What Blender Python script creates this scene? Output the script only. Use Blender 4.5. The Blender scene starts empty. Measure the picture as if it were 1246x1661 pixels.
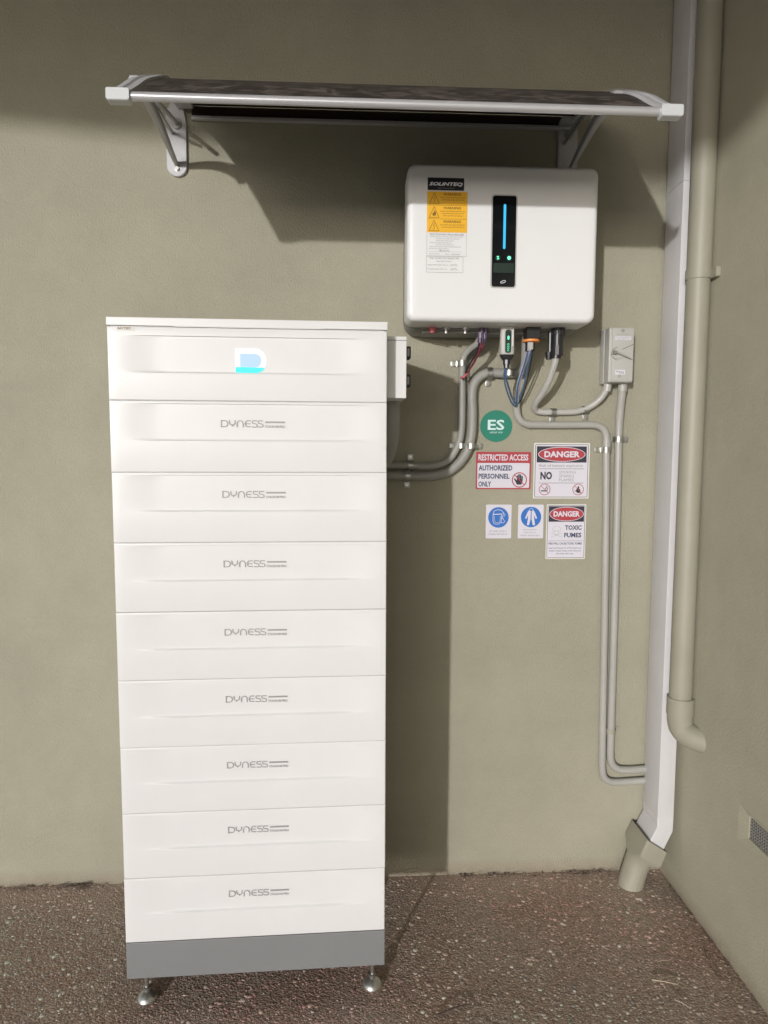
import bpy, bmesh, math, random
import numpy as np
from mathutils import Vector, Matrix
random.seed(7); rng = np.random.default_rng(7)
PI = math.pi
S = bpy.context.scene
col = S.collection

# ------------------------------------------------------------------ camera, world, sun, exposure
cam = bpy.data.cameras.new('camera'); co = bpy.data.objects.new('camera', cam); col.objects.link(co)
pitch, yaw, roll = 0.0865, 0.0492, 0.0038
fw = Vector((math.sin(yaw)*math.cos(pitch), math.cos(yaw)*math.cos(pitch), -math.sin(pitch)))
rt = Vector((math.cos(yaw), -math.sin(yaw), 0)); up = rt.cross(fw)
r2 = math.cos(roll)*rt + math.sin(roll)*up; u2 = -math.sin(roll)*rt + math.cos(roll)*up
co.matrix_world = Matrix.Translation((0.0059, -1.9686, 1.297)) @ Matrix((r2, u2, -fw)).transposed().to_4x4()
cam.sensor_fit = 'VERTICAL'; cam.sensor_height = 36; cam.lens = 1094.37/1661*36
cam.clip_start = 0.05; cam.clip_end = 500
S.camera = co

SUN = Vector((-0.48, -1.0, 0.155)).normalized()          # towards the light
w = bpy.data.worlds.new('World'); S.world = w; w.use_nodes = True
nt = w.node_tree; nt.nodes.clear()
sky = nt.nodes.new('ShaderNodeTexSky'); sky.sky_type = 'NISHITA'; sky.sun_disc = False
sky.sun_elevation = math.asin(SUN.z); sky.sun_rotation = math.atan2(SUN.x, SUN.y) % (2*PI)
sky.dust_density = 0.6
hs = nt.nodes.new('ShaderNodeHueSaturation'); hs.inputs['Saturation'].default_value = 0.25
bg = nt.nodes.new('ShaderNodeBackground'); bg.inputs['Strength'].default_value = 0.15
wo = nt.nodes.new('ShaderNodeOutputWorld')
nt.links.new(sky.outputs[0], hs.inputs['Color']); nt.links.new(hs.outputs[0], bg.inputs['Color'])
nt.links.new(bg.outputs[0], wo.inputs['Surface'])
sl = bpy.data.lights.new('sun', 'SUN'); sl.energy = 2.0; sl.angle = math.radians(1.3); sl.color = (1, 0.985, 0.975)
so = bpy.data.objects.new('sun', sl); col.objects.link(so); so.location = (-3, -6, 4)
so.rotation_euler = SUN.to_track_quat('Z', 'Y').to_euler()
S.view_settings.view_transform = 'Standard'; S.view_settings.look = 'None'
S.view_settings.exposure = 0.2; S.view_settings.gamma = 1.0; S.view_settings.use_curve_mapping = False

# ------------------------------------------------------------------ materials
def mat(name, c, rough=0.5, metal=0.0, var=0.0, vscale=4.0, bump=0.0, bscale=200.0, emit=None, estr=0.0, coat=0.0, spec=0.5, c2=None):
    m = bpy.data.materials.new(name); m.use_nodes = True
    n = m.node_tree.nodes; l = m.node_tree.links; b = n['Principled BSDF']
    b.inputs['Base Color'].default_value = (*c, 1); b.inputs['Roughness'].default_value = rough
    b.inputs['Metallic'].default_value = metal; b.inputs['Coat Weight'].default_value = coat
    b.inputs['Specular IOR Level'].default_value = spec
    tc = n.new('ShaderNodeTexCoord')
    if var or c2:
        nz = n.new('ShaderNodeTexNoise'); nz.inputs['Scale'].default_value = vscale; nz.inputs['Detail'].default_value = 6
        nz.inputs['Roughness'].default_value = 0.6
        l.new(tc.outputs['Object'], nz.inputs['Vector'])
        cr = n.new('ShaderNodeValToRGB'); cr.color_ramp.elements[0].position = 0.32; cr.color_ramp.elements[1].position = 0.68
        a = c2 if c2 else tuple(x*(1-var) for x in c); d = c if c2 else tuple(min(1, x*(1+var)) for x in c)
        cr.color_ramp.elements[0].color = (*a, 1); cr.color_ramp.elements[1].color = (*d, 1)
        l.new(nz.outputs['Fac'], cr.inputs['Fac']); l.new(cr.outputs['Color'], b.inputs['Base Color'])
        mr = n.new('ShaderNodeMapRange'); mr.inputs['To Min'].default_value = max(0.03, rough*0.85); mr.inputs['To Max'].default_value = min(1, rough*1.15)
        l.new(nz.outputs['Fac'], mr.inputs['Value']); l.new(mr.outputs[0], b.inputs['Roughness'])
    if bump:
        nb = n.new('ShaderNodeTexNoise'); nb.inputs['Scale'].default_value = bscale; nb.inputs['Detail'].default_value = 3
        l.new(tc.outputs['Object'], nb.inputs['Vector'])
        bp = n.new('ShaderNodeBump'); bp.inputs['Strength'].default_value = bump; bp.inputs['Distance'].default_value = 0.001
        l.new(nb.outputs['Fac'], bp.inputs['Height']); l.new(bp.outputs[0], b.inputs['Normal'])
    if emit:
        b.inputs['Emission Color'].default_value = (*emit, 1); b.inputs['Emission Strength'].default_value = estr
    return m

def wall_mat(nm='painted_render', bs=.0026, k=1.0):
    m = mat(nm, (.35, .32, .245), .72, spec=.3)
    n = m.node_tree.nodes; l = m.node_tree.links; b = n['Principled BSDF']; tc = n['Texture Coordinate']
    def noise(s, d, r=.55):
        z = n.new('ShaderNodeTexNoise'); z.inputs['Scale'].default_value = s; z.inputs['Detail'].default_value = d
        z.inputs['Roughness'].default_value = r; l.new(tc.outputs['Object'], z.inputs['Vector']); return z
    big = noise(2.3, 7, .68); cr = n.new('ShaderNodeValToRGB')
    cr.color_ramp.elements[0].position = .3; cr.color_ramp.elements[1].position = .7
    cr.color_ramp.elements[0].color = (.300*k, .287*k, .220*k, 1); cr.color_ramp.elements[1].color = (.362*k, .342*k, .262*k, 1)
    l.new(big.outputs['Fac'], cr.inputs['Fac'])
    # pinkish splash dust at the foot of the wall and small scuffs
    sx = n.new('ShaderNodeSeparateXYZ'); l.new(tc.outputs['Object'], sx.inputs[0])
    mr = n.new('ShaderNodeMapRange'); mr.inputs['From Min'].default_value = 0.0; mr.inputs['From Max'].default_value = 0.05
    mr.inputs['To Min'].default_value = 1; mr.inputs['To Max'].default_value = 0
    l.new(sx.outputs['Z'], mr.inputs['Value'])
    nn = noise(30, 5, .7); mu = n.new('ShaderNodeMath'); mu.operation = 'MULTIPLY'
    l.new(mr.outputs[0], mu.inputs[0]); l.new(nn.outputs['Fac'], mu.inputs[1])
    mx = n.new('ShaderNodeMix'); mx.data_type = 'RGBA'; mx.inputs['B'].default_value = (.22, .16, .12, 1)
    l.new(mu.outputs[0], mx.inputs['Factor']); l.new(cr.outputs['Color'], mx.inputs['A'])
    sc = noise(9, 8, .72); rp = n.new('ShaderNodeValToRGB')
    rp.color_ramp.elements[0].position = .66; rp.color_ramp.elements[1].position = .74
    l.new(sc.outputs['Fac'], rp.inputs['Fac'])
    mf = n.new('ShaderNodeMath'); mf.operation = 'MULTIPLY'; mf.inputs[1].default_value = .25; l.new(rp.outputs[0], mf.inputs[0])
    m2 = n.new('ShaderNodeMix'); m2.data_type = 'RGBA'; m2.inputs['B'].default_value = (.46, .42, .34, 1)
    l.new(mf.outputs[0], m2.inputs['Factor']); l.new(mx.outputs['Result'], m2.inputs['A'])
    l.new(m2.outputs['Result'], b.inputs['Base Color'])
    # roller stipple
    mp = n.new('ShaderNodeMapping'); mp.inputs['Scale'].default_value = (1.2, 1.2, .75); l.new(tc.outputs['Object'], mp.inputs['Vector'])
    f1 = n.new('ShaderNodeTexNoise'); f1.inputs['Scale'].default_value = 210; f1.inputs['Detail'].default_value = 2.5
    l.new(mp.outputs[0], f1.inputs['Vector'])
    f2 = noise(14, 3)
    ad = n.new('ShaderNodeMath'); ad.operation = 'MULTIPLY_ADD'; ad.inputs[1].default_value = 1.2
    l.new(f2.outputs['Fac'], ad.inputs[0]); l.new(f1.outputs['Fac'], ad.inputs[2])
    bp = n.new('ShaderNodeBump'); bp.inputs['Strength'].default_value = 1.0; bp.inputs['Distance'].default_value = bs
    l.new(ad.outputs[0], bp.inputs['Height']); l.new(bp.outputs[0], b.inputs['Normal'])
    return m

def floor_mat():
    m = mat('aggregate_bed', (.12, .095, .08), .9)
    n = m.node_tree.nodes; l = m.node_tree.links; b = n['Principled BSDF']; tc = n['Texture Coordinate']
    v = n.new('ShaderNodeTexVoronoi'); v.inputs['Scale'].default_value = 190; l.new(tc.outputs['Object'], v.inputs['Vector'])
    cr = n.new('ShaderNodeValToRGB'); e = cr.color_ramp.elements
    e[0].color = (.26, .205, .18, 1); e[1].color = (.42, .37, .32, 1); e[1].position = .95
    x = e.new(.45); x.color = (.36, .295, .26, 1); x = e.new(.75); x.color = (.42, .35, .31, 1)
    sp = n.new('ShaderNodeSeparateColor'); l.new(v.outputs['Color'], sp.inputs[0]); l.new(sp.outputs[0], cr.inputs['Fac'])
    z = n.new('ShaderNodeTexNoise'); z.inputs['Scale'].default_value = 3.5; z.inputs['Detail'].default_value = 5
    l.new(tc.outputs['Object'], z.inputs['Vector'])
    c2 = n.new('ShaderNodeValToRGB'); c2.color_ramp.elements[0].color = (.9, .75, .66, 1); c2.color_ramp.elements[1].color = (1, .98, .9, 1)
    c2.color_ramp.elements[0].position = .35; c2.color_ramp.elements[1].position = .65
    l.new(z.outputs['Fac'], c2.inputs['Fac'])
    mx = n.new('ShaderNodeMix'); mx.data_type = 'RGBA'; mx.blend_type = 'MULTIPLY'; mx.inputs['Factor'].default_value = 1
    l.new(cr.outputs[0], mx.inputs['A']); l.new(c2.outputs[0], mx.inputs['B'])
    # washed sand settled along the wall
    sx = n.new('ShaderNodeSeparateXYZ'); l.new(tc.outputs['Object'], sx.inputs[0])
    mr = n.new('ShaderNodeMapRange'); mr.inputs['From Min'].default_value = -.16; mr.inputs['From Max'].default_value = -.01
    l.new(sx.outputs['Y'], mr.inputs['Value'])
    z2 = n.new('ShaderNodeTexNoise'); z2.inputs['Scale'].default_value = 12; z2.inputs['Detail'].default_value = 6
    l.new(tc.outputs['Object'], z2.inputs['Vector'])
    mu = n.new('ShaderNodeMath'); mu.operation = 'MULTIPLY'; l.new(mr.outputs[0], mu.inputs[0]); l.new(z2.outputs['Fac'], mu.inputs[1])
    m3 = n.new('ShaderNodeMix'); m3.data_type = 'RGBA'; m3.inputs['B'].default_value = (.46, .36, .30, 1)
    l.new(mu.outputs[0], m3.inputs['Factor']); l.new(mx.outputs['Result'], m3.inputs['A'])
    l.new(m3.outputs['Result'], b.inputs['Base Color'])
    bp = n.new('ShaderNodeBump'); bp.inputs['Distance'].default_value = .002; bp.inputs['Strength'].default_value = .7
    bp.invert = True
    l.new(v.outputs['Distance'], bp.inputs['Height']); l.new(bp.outputs[0], b.inputs['Normal'])
    return m

def pebble_mat():
    m = mat('washed_pebble', (.3, .25, .2), .75)
    n = m.node_tree.nodes; l = m.node_tree.links; b = n['Principled BSDF']
    a = n.new('ShaderNodeAttribute'); a.attribute_name = 'Col'
    l.new(a.outputs['Color'], b.inputs['Base Color'])
    return m

def panel_mat():
    m = mat('smoked_polycarbonate', (.035, .024, .02), .22, spec=.25)
    n = m.node_tree.nodes; l = m.node_tree.links; b = n['Principled BSDF']; tc = n['Texture Coordinate']
    mp = n.new('ShaderNodeMapping'); mp.inputs['Scale'].default_value = (8, 13, 13); l.new(tc.outputs['Object'], mp.inputs['Vector'])
    z = n.new('ShaderNodeTexNoise'); z.inputs['Scale'].default_value = 2.3; z.inputs['Detail'].default_value = 8; z.inputs['Roughness'].default_value = .65
    z.inputs['Distortion'].default_value = 1.2; l.new(mp.outputs[0], z.inputs['Vector'])
    cr = n.new('ShaderNodeValToRGB'); e = cr.color_ramp.elements
    e[0].position = .47; e[0].color = (.045, .038, .033, 1); e[1].position = .72; e[1].color = (.20, .165, .15, 1)
    l.new(z.outputs['Fac'], cr.inputs['Fac'])
    g = n.new('ShaderNodeNewGeometry'); s = n.new('ShaderNodeSeparateXYZ'); l.new(g.outputs['Normal'], s.inputs[0])
    mr = n.new('ShaderNodeMapRange'); mr.inputs['From Min'].default_value = 0; mr.inputs['From Max'].default_value = .3
    l.new(s.outputs['Z'], mr.inputs['Value'])          # dust lies on the upward face only
    mx = n.new('ShaderNodeMix'); mx.data_type = 'RGBA'; mx.inputs['A'].default_value = (.03, .018, .014, 1)
    l.new(mr.outputs[0], mx.inputs['Factor']); l.new(cr.outputs[0], mx.inputs['B'])
    l.new(mx.outputs['Result'], b.inputs['Base Color'])
    ro = n.new('ShaderNodeMapRange'); ro.inputs['To Min'].default_value = .4; ro.inputs['To Max'].default_value = .8
    l.new(z.outputs['Fac'], ro.inputs['Value']); l.new(ro.outputs[0], b.inputs['Roughness'])
    return m

M = {
 'wall': wall_mat(), 'wall2': wall_mat('lightened_side_render', .0012, 1.2), 'floor': floor_mat(), 'pebble': pebble_mat(), 'panel': panel_mat(),  # side render: same wall paint, lightened to stand in for missing light
 'white': mat('white_powder_coat', (.705, .70, .70), .38, var=.035, vscale=2.2, bump=.08, bscale=900),
 'inv_white': mat('white_inverter_shell', (.74, .742, .745), .36, var=.015, vscale=3),
 'base': mat('grey_powder_coat', (.205, .208, .212), .45, var=.02, bump=.08, bscale=900),
 'gap': mat('dark_gap', (.03, .03, .03), .8),
 'steel': mat('polished_steel', (.50, .495, .47), .3, metal=.9),
 'galv': mat('galvanised_steel', (.42, .42, .39), .38, metal=.9, var=.12, vscale=60),
 'alu': mat('anodised_aluminium', (.62, .62, .64), .28, metal=.45),
 'alu_dull': mat('dull_aluminium', (.42, .42, .42), .45, metal=.6),
 'silver': mat('silver_plastic', (.50, .50, .515), .42, var=.04, vscale=20),
 'cap': mat('pale_plastic_cap', (.58, .60, .61), .35),
 'body': mat('grey_casting', (.34, .33, .30), .5, var=.05),
 'housing': mat('shade_darkened_housing', (.20, .196, .18), .5, var=.05),  # grey casting darkened to stand in for shade under the inverter
 'black': mat('black_plastic', (.02, .02, .022), .35),
 'gloss': mat('glossy_black_glass', (.006, .007, .009), .12),
 'flex': mat('grey_corrugated_plastic', (.31, .305, .28), .5, var=.06, vscale=15),
 'pvc': mat('grey_electrical_conduit', (.37, .362, .335), .4, var=.05, vscale=8),
 'pvc2': mat('pale_grey_conduit', (.43, .42, .395), .38, var=.05, vscale=8),
 'iso': mat('light_grey_enclosure', (.44, .435, .41), .45, var=.03),
 'iso_dark': mat('grey_mould_line', (.22, .215, .20), .5),
 'downpipe': mat('pale_grey_downpipe_paint', (.62, .61, .62), .45, c2=(.56, .55, .56), vscale=5),
 'paintpipe': mat('beige_painted_pipe', (.335, .318, .255), .5, c2=(.295, .28, .22), vscale=6, bump=.15, bscale=120),
 'paper': mat('sign_white', (.64, .62, .69), .45), 'cream': mat('sticker_cream', (.66, .645, .62), .5),
 'red': mat('sign_red', (.40, .045, .06), .5), 'ink': mat('sign_ink', (.03, .028, .045), .5),
 'navy': mat('sign_dark_blue', (.045, .055, .12), .5), 'blue': mat('sign_blue', (.025, .15, .50), .5),
 'green': mat('sign_green', (.012, .20, .135), .5), 'mint': mat('sign_mint_lettering', (.62, .78, .78), .5),
 'grey_ink': mat('grey_print', (.30, .295, .30), .5), 'pale_ink': mat('pale_print', (.45, .45, .47), .5),
 'yellow': mat('warning_yellow', (.80, .43, .02), .45), 'brown_ink': mat('print_on_yellow', (.20, .11, .01), .5),
 'logo_ink': mat('logo_grey', (.33, .32, .32), .5), 'badge': mat('badge_black', (.008, .007, .012), .4),
 'badge_text': mat('badge_silver', (.75, .76, .80), .5), 'purple': mat('violet_plug', (.085, .055, .105), .4),
 'wire_red': mat('red_cable', (.20, .035, .06), .45), 'wire_black': mat('black_cable', (.02, .02, .025), .45),
 'wire_blue': mat('blue_cable', (.07, .13, .24), .45), 'wire_pale': mat('pale_blue_cable', (.42, .46, .60), .45),
 'orange': mat('orange_seal', (.75, .26, .06), .45), 'pink': mat('red_plug', (.45, .10, .12), .5),
 'cyan_led': mat('cyan_led', (.02, .1, .12), .4, emit=(.03, .48, .90), estr=.95),
 'green_led': mat('green_led', (.02, .1, .06), .4, emit=(.16, 1.0, .55), estr=1.4),
 'dim_led': mat('dim_green_glow', (.006, .011, .009), .4, emit=(.002, .012, .007), estr=1.0),
 'logo_white': mat('lit_white_logo', (.1, .1, .1), .6, emit=(.95, .98, 1), estr=.85),
 'logo_blue': mat('lit_pale_logo', (.06, .07, .09), .6, emit=(.52, .74, .92), estr=.8),
 'logo_cyan': mat('lit_cyan_logo', (.01, .05, .05), .6, emit=(.08, .95, .90), estr=.85),
 'straw': mat('dry_straw', (.42, .36, .26), .8), 'twig': mat('dark_twig', (.07, .05, .04), .9),
 'debris': mat('leaf_litter', (.09, .065, .05), .9, var=.3, vscale=60),
 'ground': mat('outer_ground', (.50, .485, .46), .9, var=.1, vscale=2),  # unseen yard, made pale to bounce light into the shaded walls
 'unseen_ceiling': mat('painted_soffit', (.22, .21, .19), .8),
}

# ------------------------------------------------------------------ object helpers
def chain(o):
    m = Matrix.Identity(4)
    while o: m = o.matrix_basis @ m; o = o.parent
    return m
def obj(name, bm, m, parent=None, world=True, smooth=None, **kw):
    """one mesh object from a bmesh; world=True means the shape is given in world metres"""
    if smooth:
        for f in bm.faces: f.smooth = True
    if parent is not None and world: bm.transform(chain(parent).inverted())
    me = bpy.data.meshes.new(name); bm.to_mesh(me); bm.free()
    me.materials.append(M[m])
    if smooth and smooth is not True: 
        me.set_sharp_from_angle(angle=math.radians(smooth))
    o = bpy.data.objects.new(name, me); col.objects.link(o); o.parent = parent
    for k, v in kw.items(): o[k] = v
    return o
def thing(name, label, cat, loc=(0, 0, 0), group=None, rotz=0):
    o = bpy.data.objects.new(name, None); col.objects.link(o); o.location = loc; o.rotation_euler = (0, 0, rotz)
    o.empty_display_size = .05; o['label'] = label; o['category'] = cat
    if group: o['group'] = group
    return o
def part_inst(name, me, parent, loc=(0, 0, 0)):
    o = bpy.data.objects.new(name, me); col.objects.link(o); o.parent = parent; o.location = loc; return o

def box(bm, x0, x1, y0, y1, z0, z1, bev=0, seg=2):
    r = bmesh.ops.create_cube(bm, size=1)
    bmesh.ops.transform(bm, matrix=Matrix.Translation(((x0+x1)/2, (y0+y1)/2, (z0+z1)/2)) @ Matrix.Diagonal((abs(x1-x0), abs(y1-y0), abs(z1-z0), 1)), verts=r['verts'])
    if bev: bmesh.ops.bevel(bm, geom=list({e for v in r['verts'] for e in v.link_edges}), offset=bev, segments=seg, affect='EDGES', profile=.6)
    return bm
def cyl(bm, c, axis, r, h, n=20, r2=None):
    """cylinder from c along unit axis for h"""
    a = Vector(axis).normalized(); q = a.to_track_quat('Z', 'Y').to_matrix().to_4x4()
    bmesh.ops.create_cone(bm, cap_ends=True, segments=n, radius1=r, radius2=r if r2 is None else r2, depth=h,
                          matrix=Matrix.Translation(Vector(c)+a*h/2) @ q)
    return bm
def smooth_path(pts, n=10):
    P = [Vector(p) for p in pts]; P = [P[0]*2-P[1]]+P+[P[-1]*2-P[-2]]; out = []
    for i in range(1, len(P)-2):
        a, b, c, d = P[i-1:i+3]
        for k in range(n):
            t = k/n
            out.append(.5*((2*b)+(c-a)*t+(2*a-5*b+4*c-d)*t*t+(3*b-a-3*c+d)*t**3))
    out.append(P[-2]); return out
def resample(P, step):
    L = [0]
    for a, b in zip(P, P[1:]): L.append(L[-1]+(b-a).length)
    n = max(2, int(L[-1]/step)); out = []; j = 0
    for i in range(n+1):
        s = L[-1]*i/n
        while j < len(L)-2 and L[j+1] < s: j += 1
        out.append(P[j].lerp(P[j+1], (s-L[j])/max(1e-9, L[j+1]-L[j])))
    return out
def sweep(bm, P, r, sides=12, caps=True):
    rf = r if callable(r) else (lambda i: r)
    rings = []; nrm = None
    for i, p in enumerate(P):
        t = (P[min(i+1, len(P)-1)]-P[max(i-1, 0)]).normalized()
        if nrm is None: nrm = t.orthogonal().normalized()
        nrm = (nrm - t*nrm.dot(t)).normalized(); b = t.cross(nrm); rr = rf(i)
        rings.append([bm.verts.new(p+rr*(math.cos(2*PI*k/sides)*nrm+math.sin(2*PI*k/sides)*b)) for k in range(sides)])
    for a, b in zip(rings, rings[1:]):
        for k in range(sides): bm.faces.new((a[k], a[(k+1) % sides], b[(k+1) % sides], b[k]))
    if caps: bm.faces.new(rings[0][::-1]); bm.faces.new(rings[-1])
    return bm
def lathe(bm, prof, c, n=24):
    rings = []
    for r, z in prof: rings.append([bm.verts.new((c[0]+r*math.cos(2*PI*k/n), c[1]+r*math.sin(2*PI*k/n), c[2]+z)) for k in range(n)])
    for a, b in zip(rings, rings[1:]):
        for k in range(n): bm.faces.new((a[k], a[(k+1) % n], b[(k+1) % n], b[k]))
    bm.faces.new(rings[0][::-1]); bm.faces.new(rings[-1]); return bm
def rrect(x0, x1, z0, z1, r, n=6):
    out = []
    for cx, cz, a0 in ((x1-r, z1-r, 0), (x0+r, z1-r, 90), (x0+r, z0+r, 180), (x1-r, z0+r, 270)):
        for k in range(n+1):
            a = math.radians(a0+90*k/n); out.append((cx+r*math.cos(a), cz+r*math.sin(a)))
    return out
def loft(bm, loops, caps=(True, True)):
    R = [[bm.verts.new(p) for p in lp] for lp in loops]; n = len(R[0])
    for a, b in zip(R, R[1:]):
        for k in range(n): bm.faces.new((a[k], a[(k+1) % n], b[(k+1) % n], b[k]))
    if caps[0]: bm.faces.new(R[0])
    if caps[1]: bm.faces.new(R[-1][::-1])
    bmesh.ops.recalc_face_normals(bm, faces=bm.faces); return bm

# flat print, lying in the x-z plane facing -y
T = .0003
def poly(bm, pts, y, th=T):
    """thin slab whose front is at y"""
    f = [bm.verts.new((p[0], y, p[1])) for p in pts]; b = [bm.verts.new((p[0], y+th, p[1])) for p in pts]
    bm.faces.new(f); n = len(pts)
    for k in range(n): bm.faces.new((f[k], b[k], b[(k+1) % n], f[(k+1) % n]))
    return bm
def rect(bm, x0, x1, z0, z1, y, th=T): return poly(bm, [(x0, z0), (x1, z0), (x1, z1), (x0, z1)], y, th)
def ell(bm, cx, cz, rx, rz, y, n=36, th=T): return poly(bm, [(cx+rx*math.cos(2*PI*k/n), cz+rz*math.sin(2*PI*k/n)) for k in range(n)], y, th)
def ringp(bm, cx, cz, rx, rz, wd, y, n=36):
    a = [bm.verts.new((cx+rx*math.cos(2*PI*k/n), y, cz+rz*math.sin(2*PI*k/n))) for k in range(n)]
    b = [bm.verts.new((cx+(rx-wd)*math.cos(2*PI*k/n), y, cz+(rz-wd)*math.sin(2*PI*k/n))) for k in range(n)]
    for k in range(n): bm.faces.new((a[k], a[(k+1) % n], b[(k+1) % n], b[k]))
    return bm
def stroke(bm, pts, wd, y, closed=False):
    P = [Vector((p[0], p[1])) for p in pts]; n = len(P); A = []
    for i in range(n):
        if closed: t = (P[(i+1) % n]-P[i-1])
        else: t = P[min(i+1, n-1)]-P[max(i-1, 0)]
        t = t.normalized() if t.length else Vector((1, 0)); nn = Vector((-t.y, t.x))*wd/2
        A.append((bm.verts.new((P[i].x+nn.x, y, P[i].y+nn.y)), bm.verts.new((P[i].x-nn.x, y, P[i].y-nn.y))))
    for i in range(n if closed else n-1):
        a, b = A[i], A[(i+1) % n]; bm.faces.new((a[0], a[1], b[1], b[0]))
    return bm
_tc = {}
def text_geo(s, bold=0.0, shear=0.0):
    k = (s, bold, shear)
    if k not in _tc:
        c = bpy.data.curves.new('t', 'FONT'); c.body = s; c.size = 1; c.offset = bold; c.shear = shear; c.resolution_u = 2
        c.fill_mode = 'BOTH'
        o = bpy.data.objects.new('t', c); col.objects.link(o)
        dg = bpy.context.evaluated_depsgraph_get(); me = bpy.data.meshes.new_from_object(o.evaluated_get(dg))
        v = [(p.co.x, p.co.y) for p in me.vertices]; f = [tuple(q.vertices) for q in me.polygons]
        bpy.data.objects.remove(o); bpy.data.curves.remove(c); bpy.data.meshes.remove(me)
        _tc[k] = (v, f)
    return _tc[k]
def text(bm, s, x0, x1, z0, z1, y, bold=0.0, shear=0.0):
    v, f = text_geo(s, bold, shear); xs = [a[0] for a in v]; zs = [a[1] for a in v]
    ax, bx, az, bz = min(xs), max(xs), min(zs), max(zs)
    V = [bm.verts.new((x0+(a[0]-ax)/(bx-ax)*(x1-x0), y, z0+(a[1]-az)/(bz-az)*(z1-z0))) for a in v]
    for q in f:
        try: bm.faces.new([V[i] for i in q])
        except ValueError: pass
    return bm
def fineprint(bm, x0, x1, zc, h, y):
    """a line of print too small to read: letter-sized ticks"""
    x = x0
    while x < x1:
        for _ in range(random.randint(3, 8)):
            ww = h*random.uniform(.35, .6)
            if x+ww > x1: break
            k = random.random()
            rect(bm, x, x+h*.16, zc-h/2, zc+h/2, y)
            if k < .6: rect(bm, x+h*.16, x+ww, zc+h/2-h*.18, zc+h/2, y)
            if k > .3: rect(bm, x+h*.16, x+ww, zc-h*.09, zc+h*.09, y)
            if k > .55: rect(bm, x+h*.16, x+ww, zc-h/2, zc-h/2+h*.18, y)
            x += ww+h*.2
        x += h*.5
    return bm
nb = bmesh.new

# ------------------------------------------------------------------ the setting
XW = 0.973
bm = nb(); box(bm, -60, 60, -60, 60, -.6, -.03); obj('ground', bm, 'ground', kind='structure')
bm = nb(); box(bm, -5, XW+.2, -2.1, .2, -.2, 0); obj('floor', bm, 'floor', kind='structure')
bm = nb(); box(bm, -5, XW+.2, 0, .2, 0, 2.64)
o = obj('back_wall', bm, 'wall'); o['label'] = 'beige rendered wall behind the battery cabinet and inverter'; o['category'] = 'wall'
bm = nb(); loft(bm, [[(-5, .2, z), (XW+.2, .2, z), (XW+.2, -4.85, z), (-5, -1.45, z)] for z in (2.64, 2.76)]); obj('unseen_ceiling', bm, 'unseen_ceiling', kind='structure')  # unseen roof; front edge slanted to shape the shade on the walls

# side wall with the recessed vent opening
def side_wall():
    bm = nb(); Y0, Y1, Z0, Z1 = -6.0, 0, 0, 2.64
    a = [(Y0, Z0), (Y1, Z0), (Y1, Z1), (Y0, Z1)]
    h = [(-.66, .335), (-.40, .335), (-.40, .432), (-.66, .432)]
    i = [(-.62, .362), (-.437, .362), (-.437, .418), (-.62, .418)]
    R = [[bm.verts.new((x, p[0], p[1])) for p in lp] for lp, x in ((a, XW), (h, XW), (i, XW+.005), (i, XW+.022))]
    for u, v in zip(R, R[1:]):
        for k in range(4): bm.faces.new((u[k], u[(k+1) % 4], v[(k+1) % 4], v[k]))
    bm.faces.new(R[-1])
    q = [bm.verts.new((XW+.2, p[0], p[1])) for p in a]
    for k in range(4): bm.faces.new((R[0][k], q[k], q[(k+1) % 4], R[0][(k+1) % 4]))
    bm.faces.new(q[::-1]); bmesh.ops.recalc_face_normals(bm, faces=bm.faces)
    o = obj('side_wall', bm, 'wall2'); o['label'] = 'beige side wall on the right with a recessed vent near the floor'; o['category'] = 'wall'
    bm = nb(); box(bm, XW+.018, XW+.021, -.618, -.439, .364, .416); obj('vent_backing', bm, 'gap', o)
    bm = nb(); x0, x1 = XW+.008, XW+.010; y = -.619
    p = .0085
    while y < -.438: box(bm, x0, x1, y, y+.0032, .3625, .4175); y += p
    z = .3625
    while z < .4175: box(bm, x0-.0006, x1+.0006, -.619, -.4375, z, z+.003); z += p*.92
    obj('vent_grille', bm, 'iso_dark', o)
side_wall()

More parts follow.
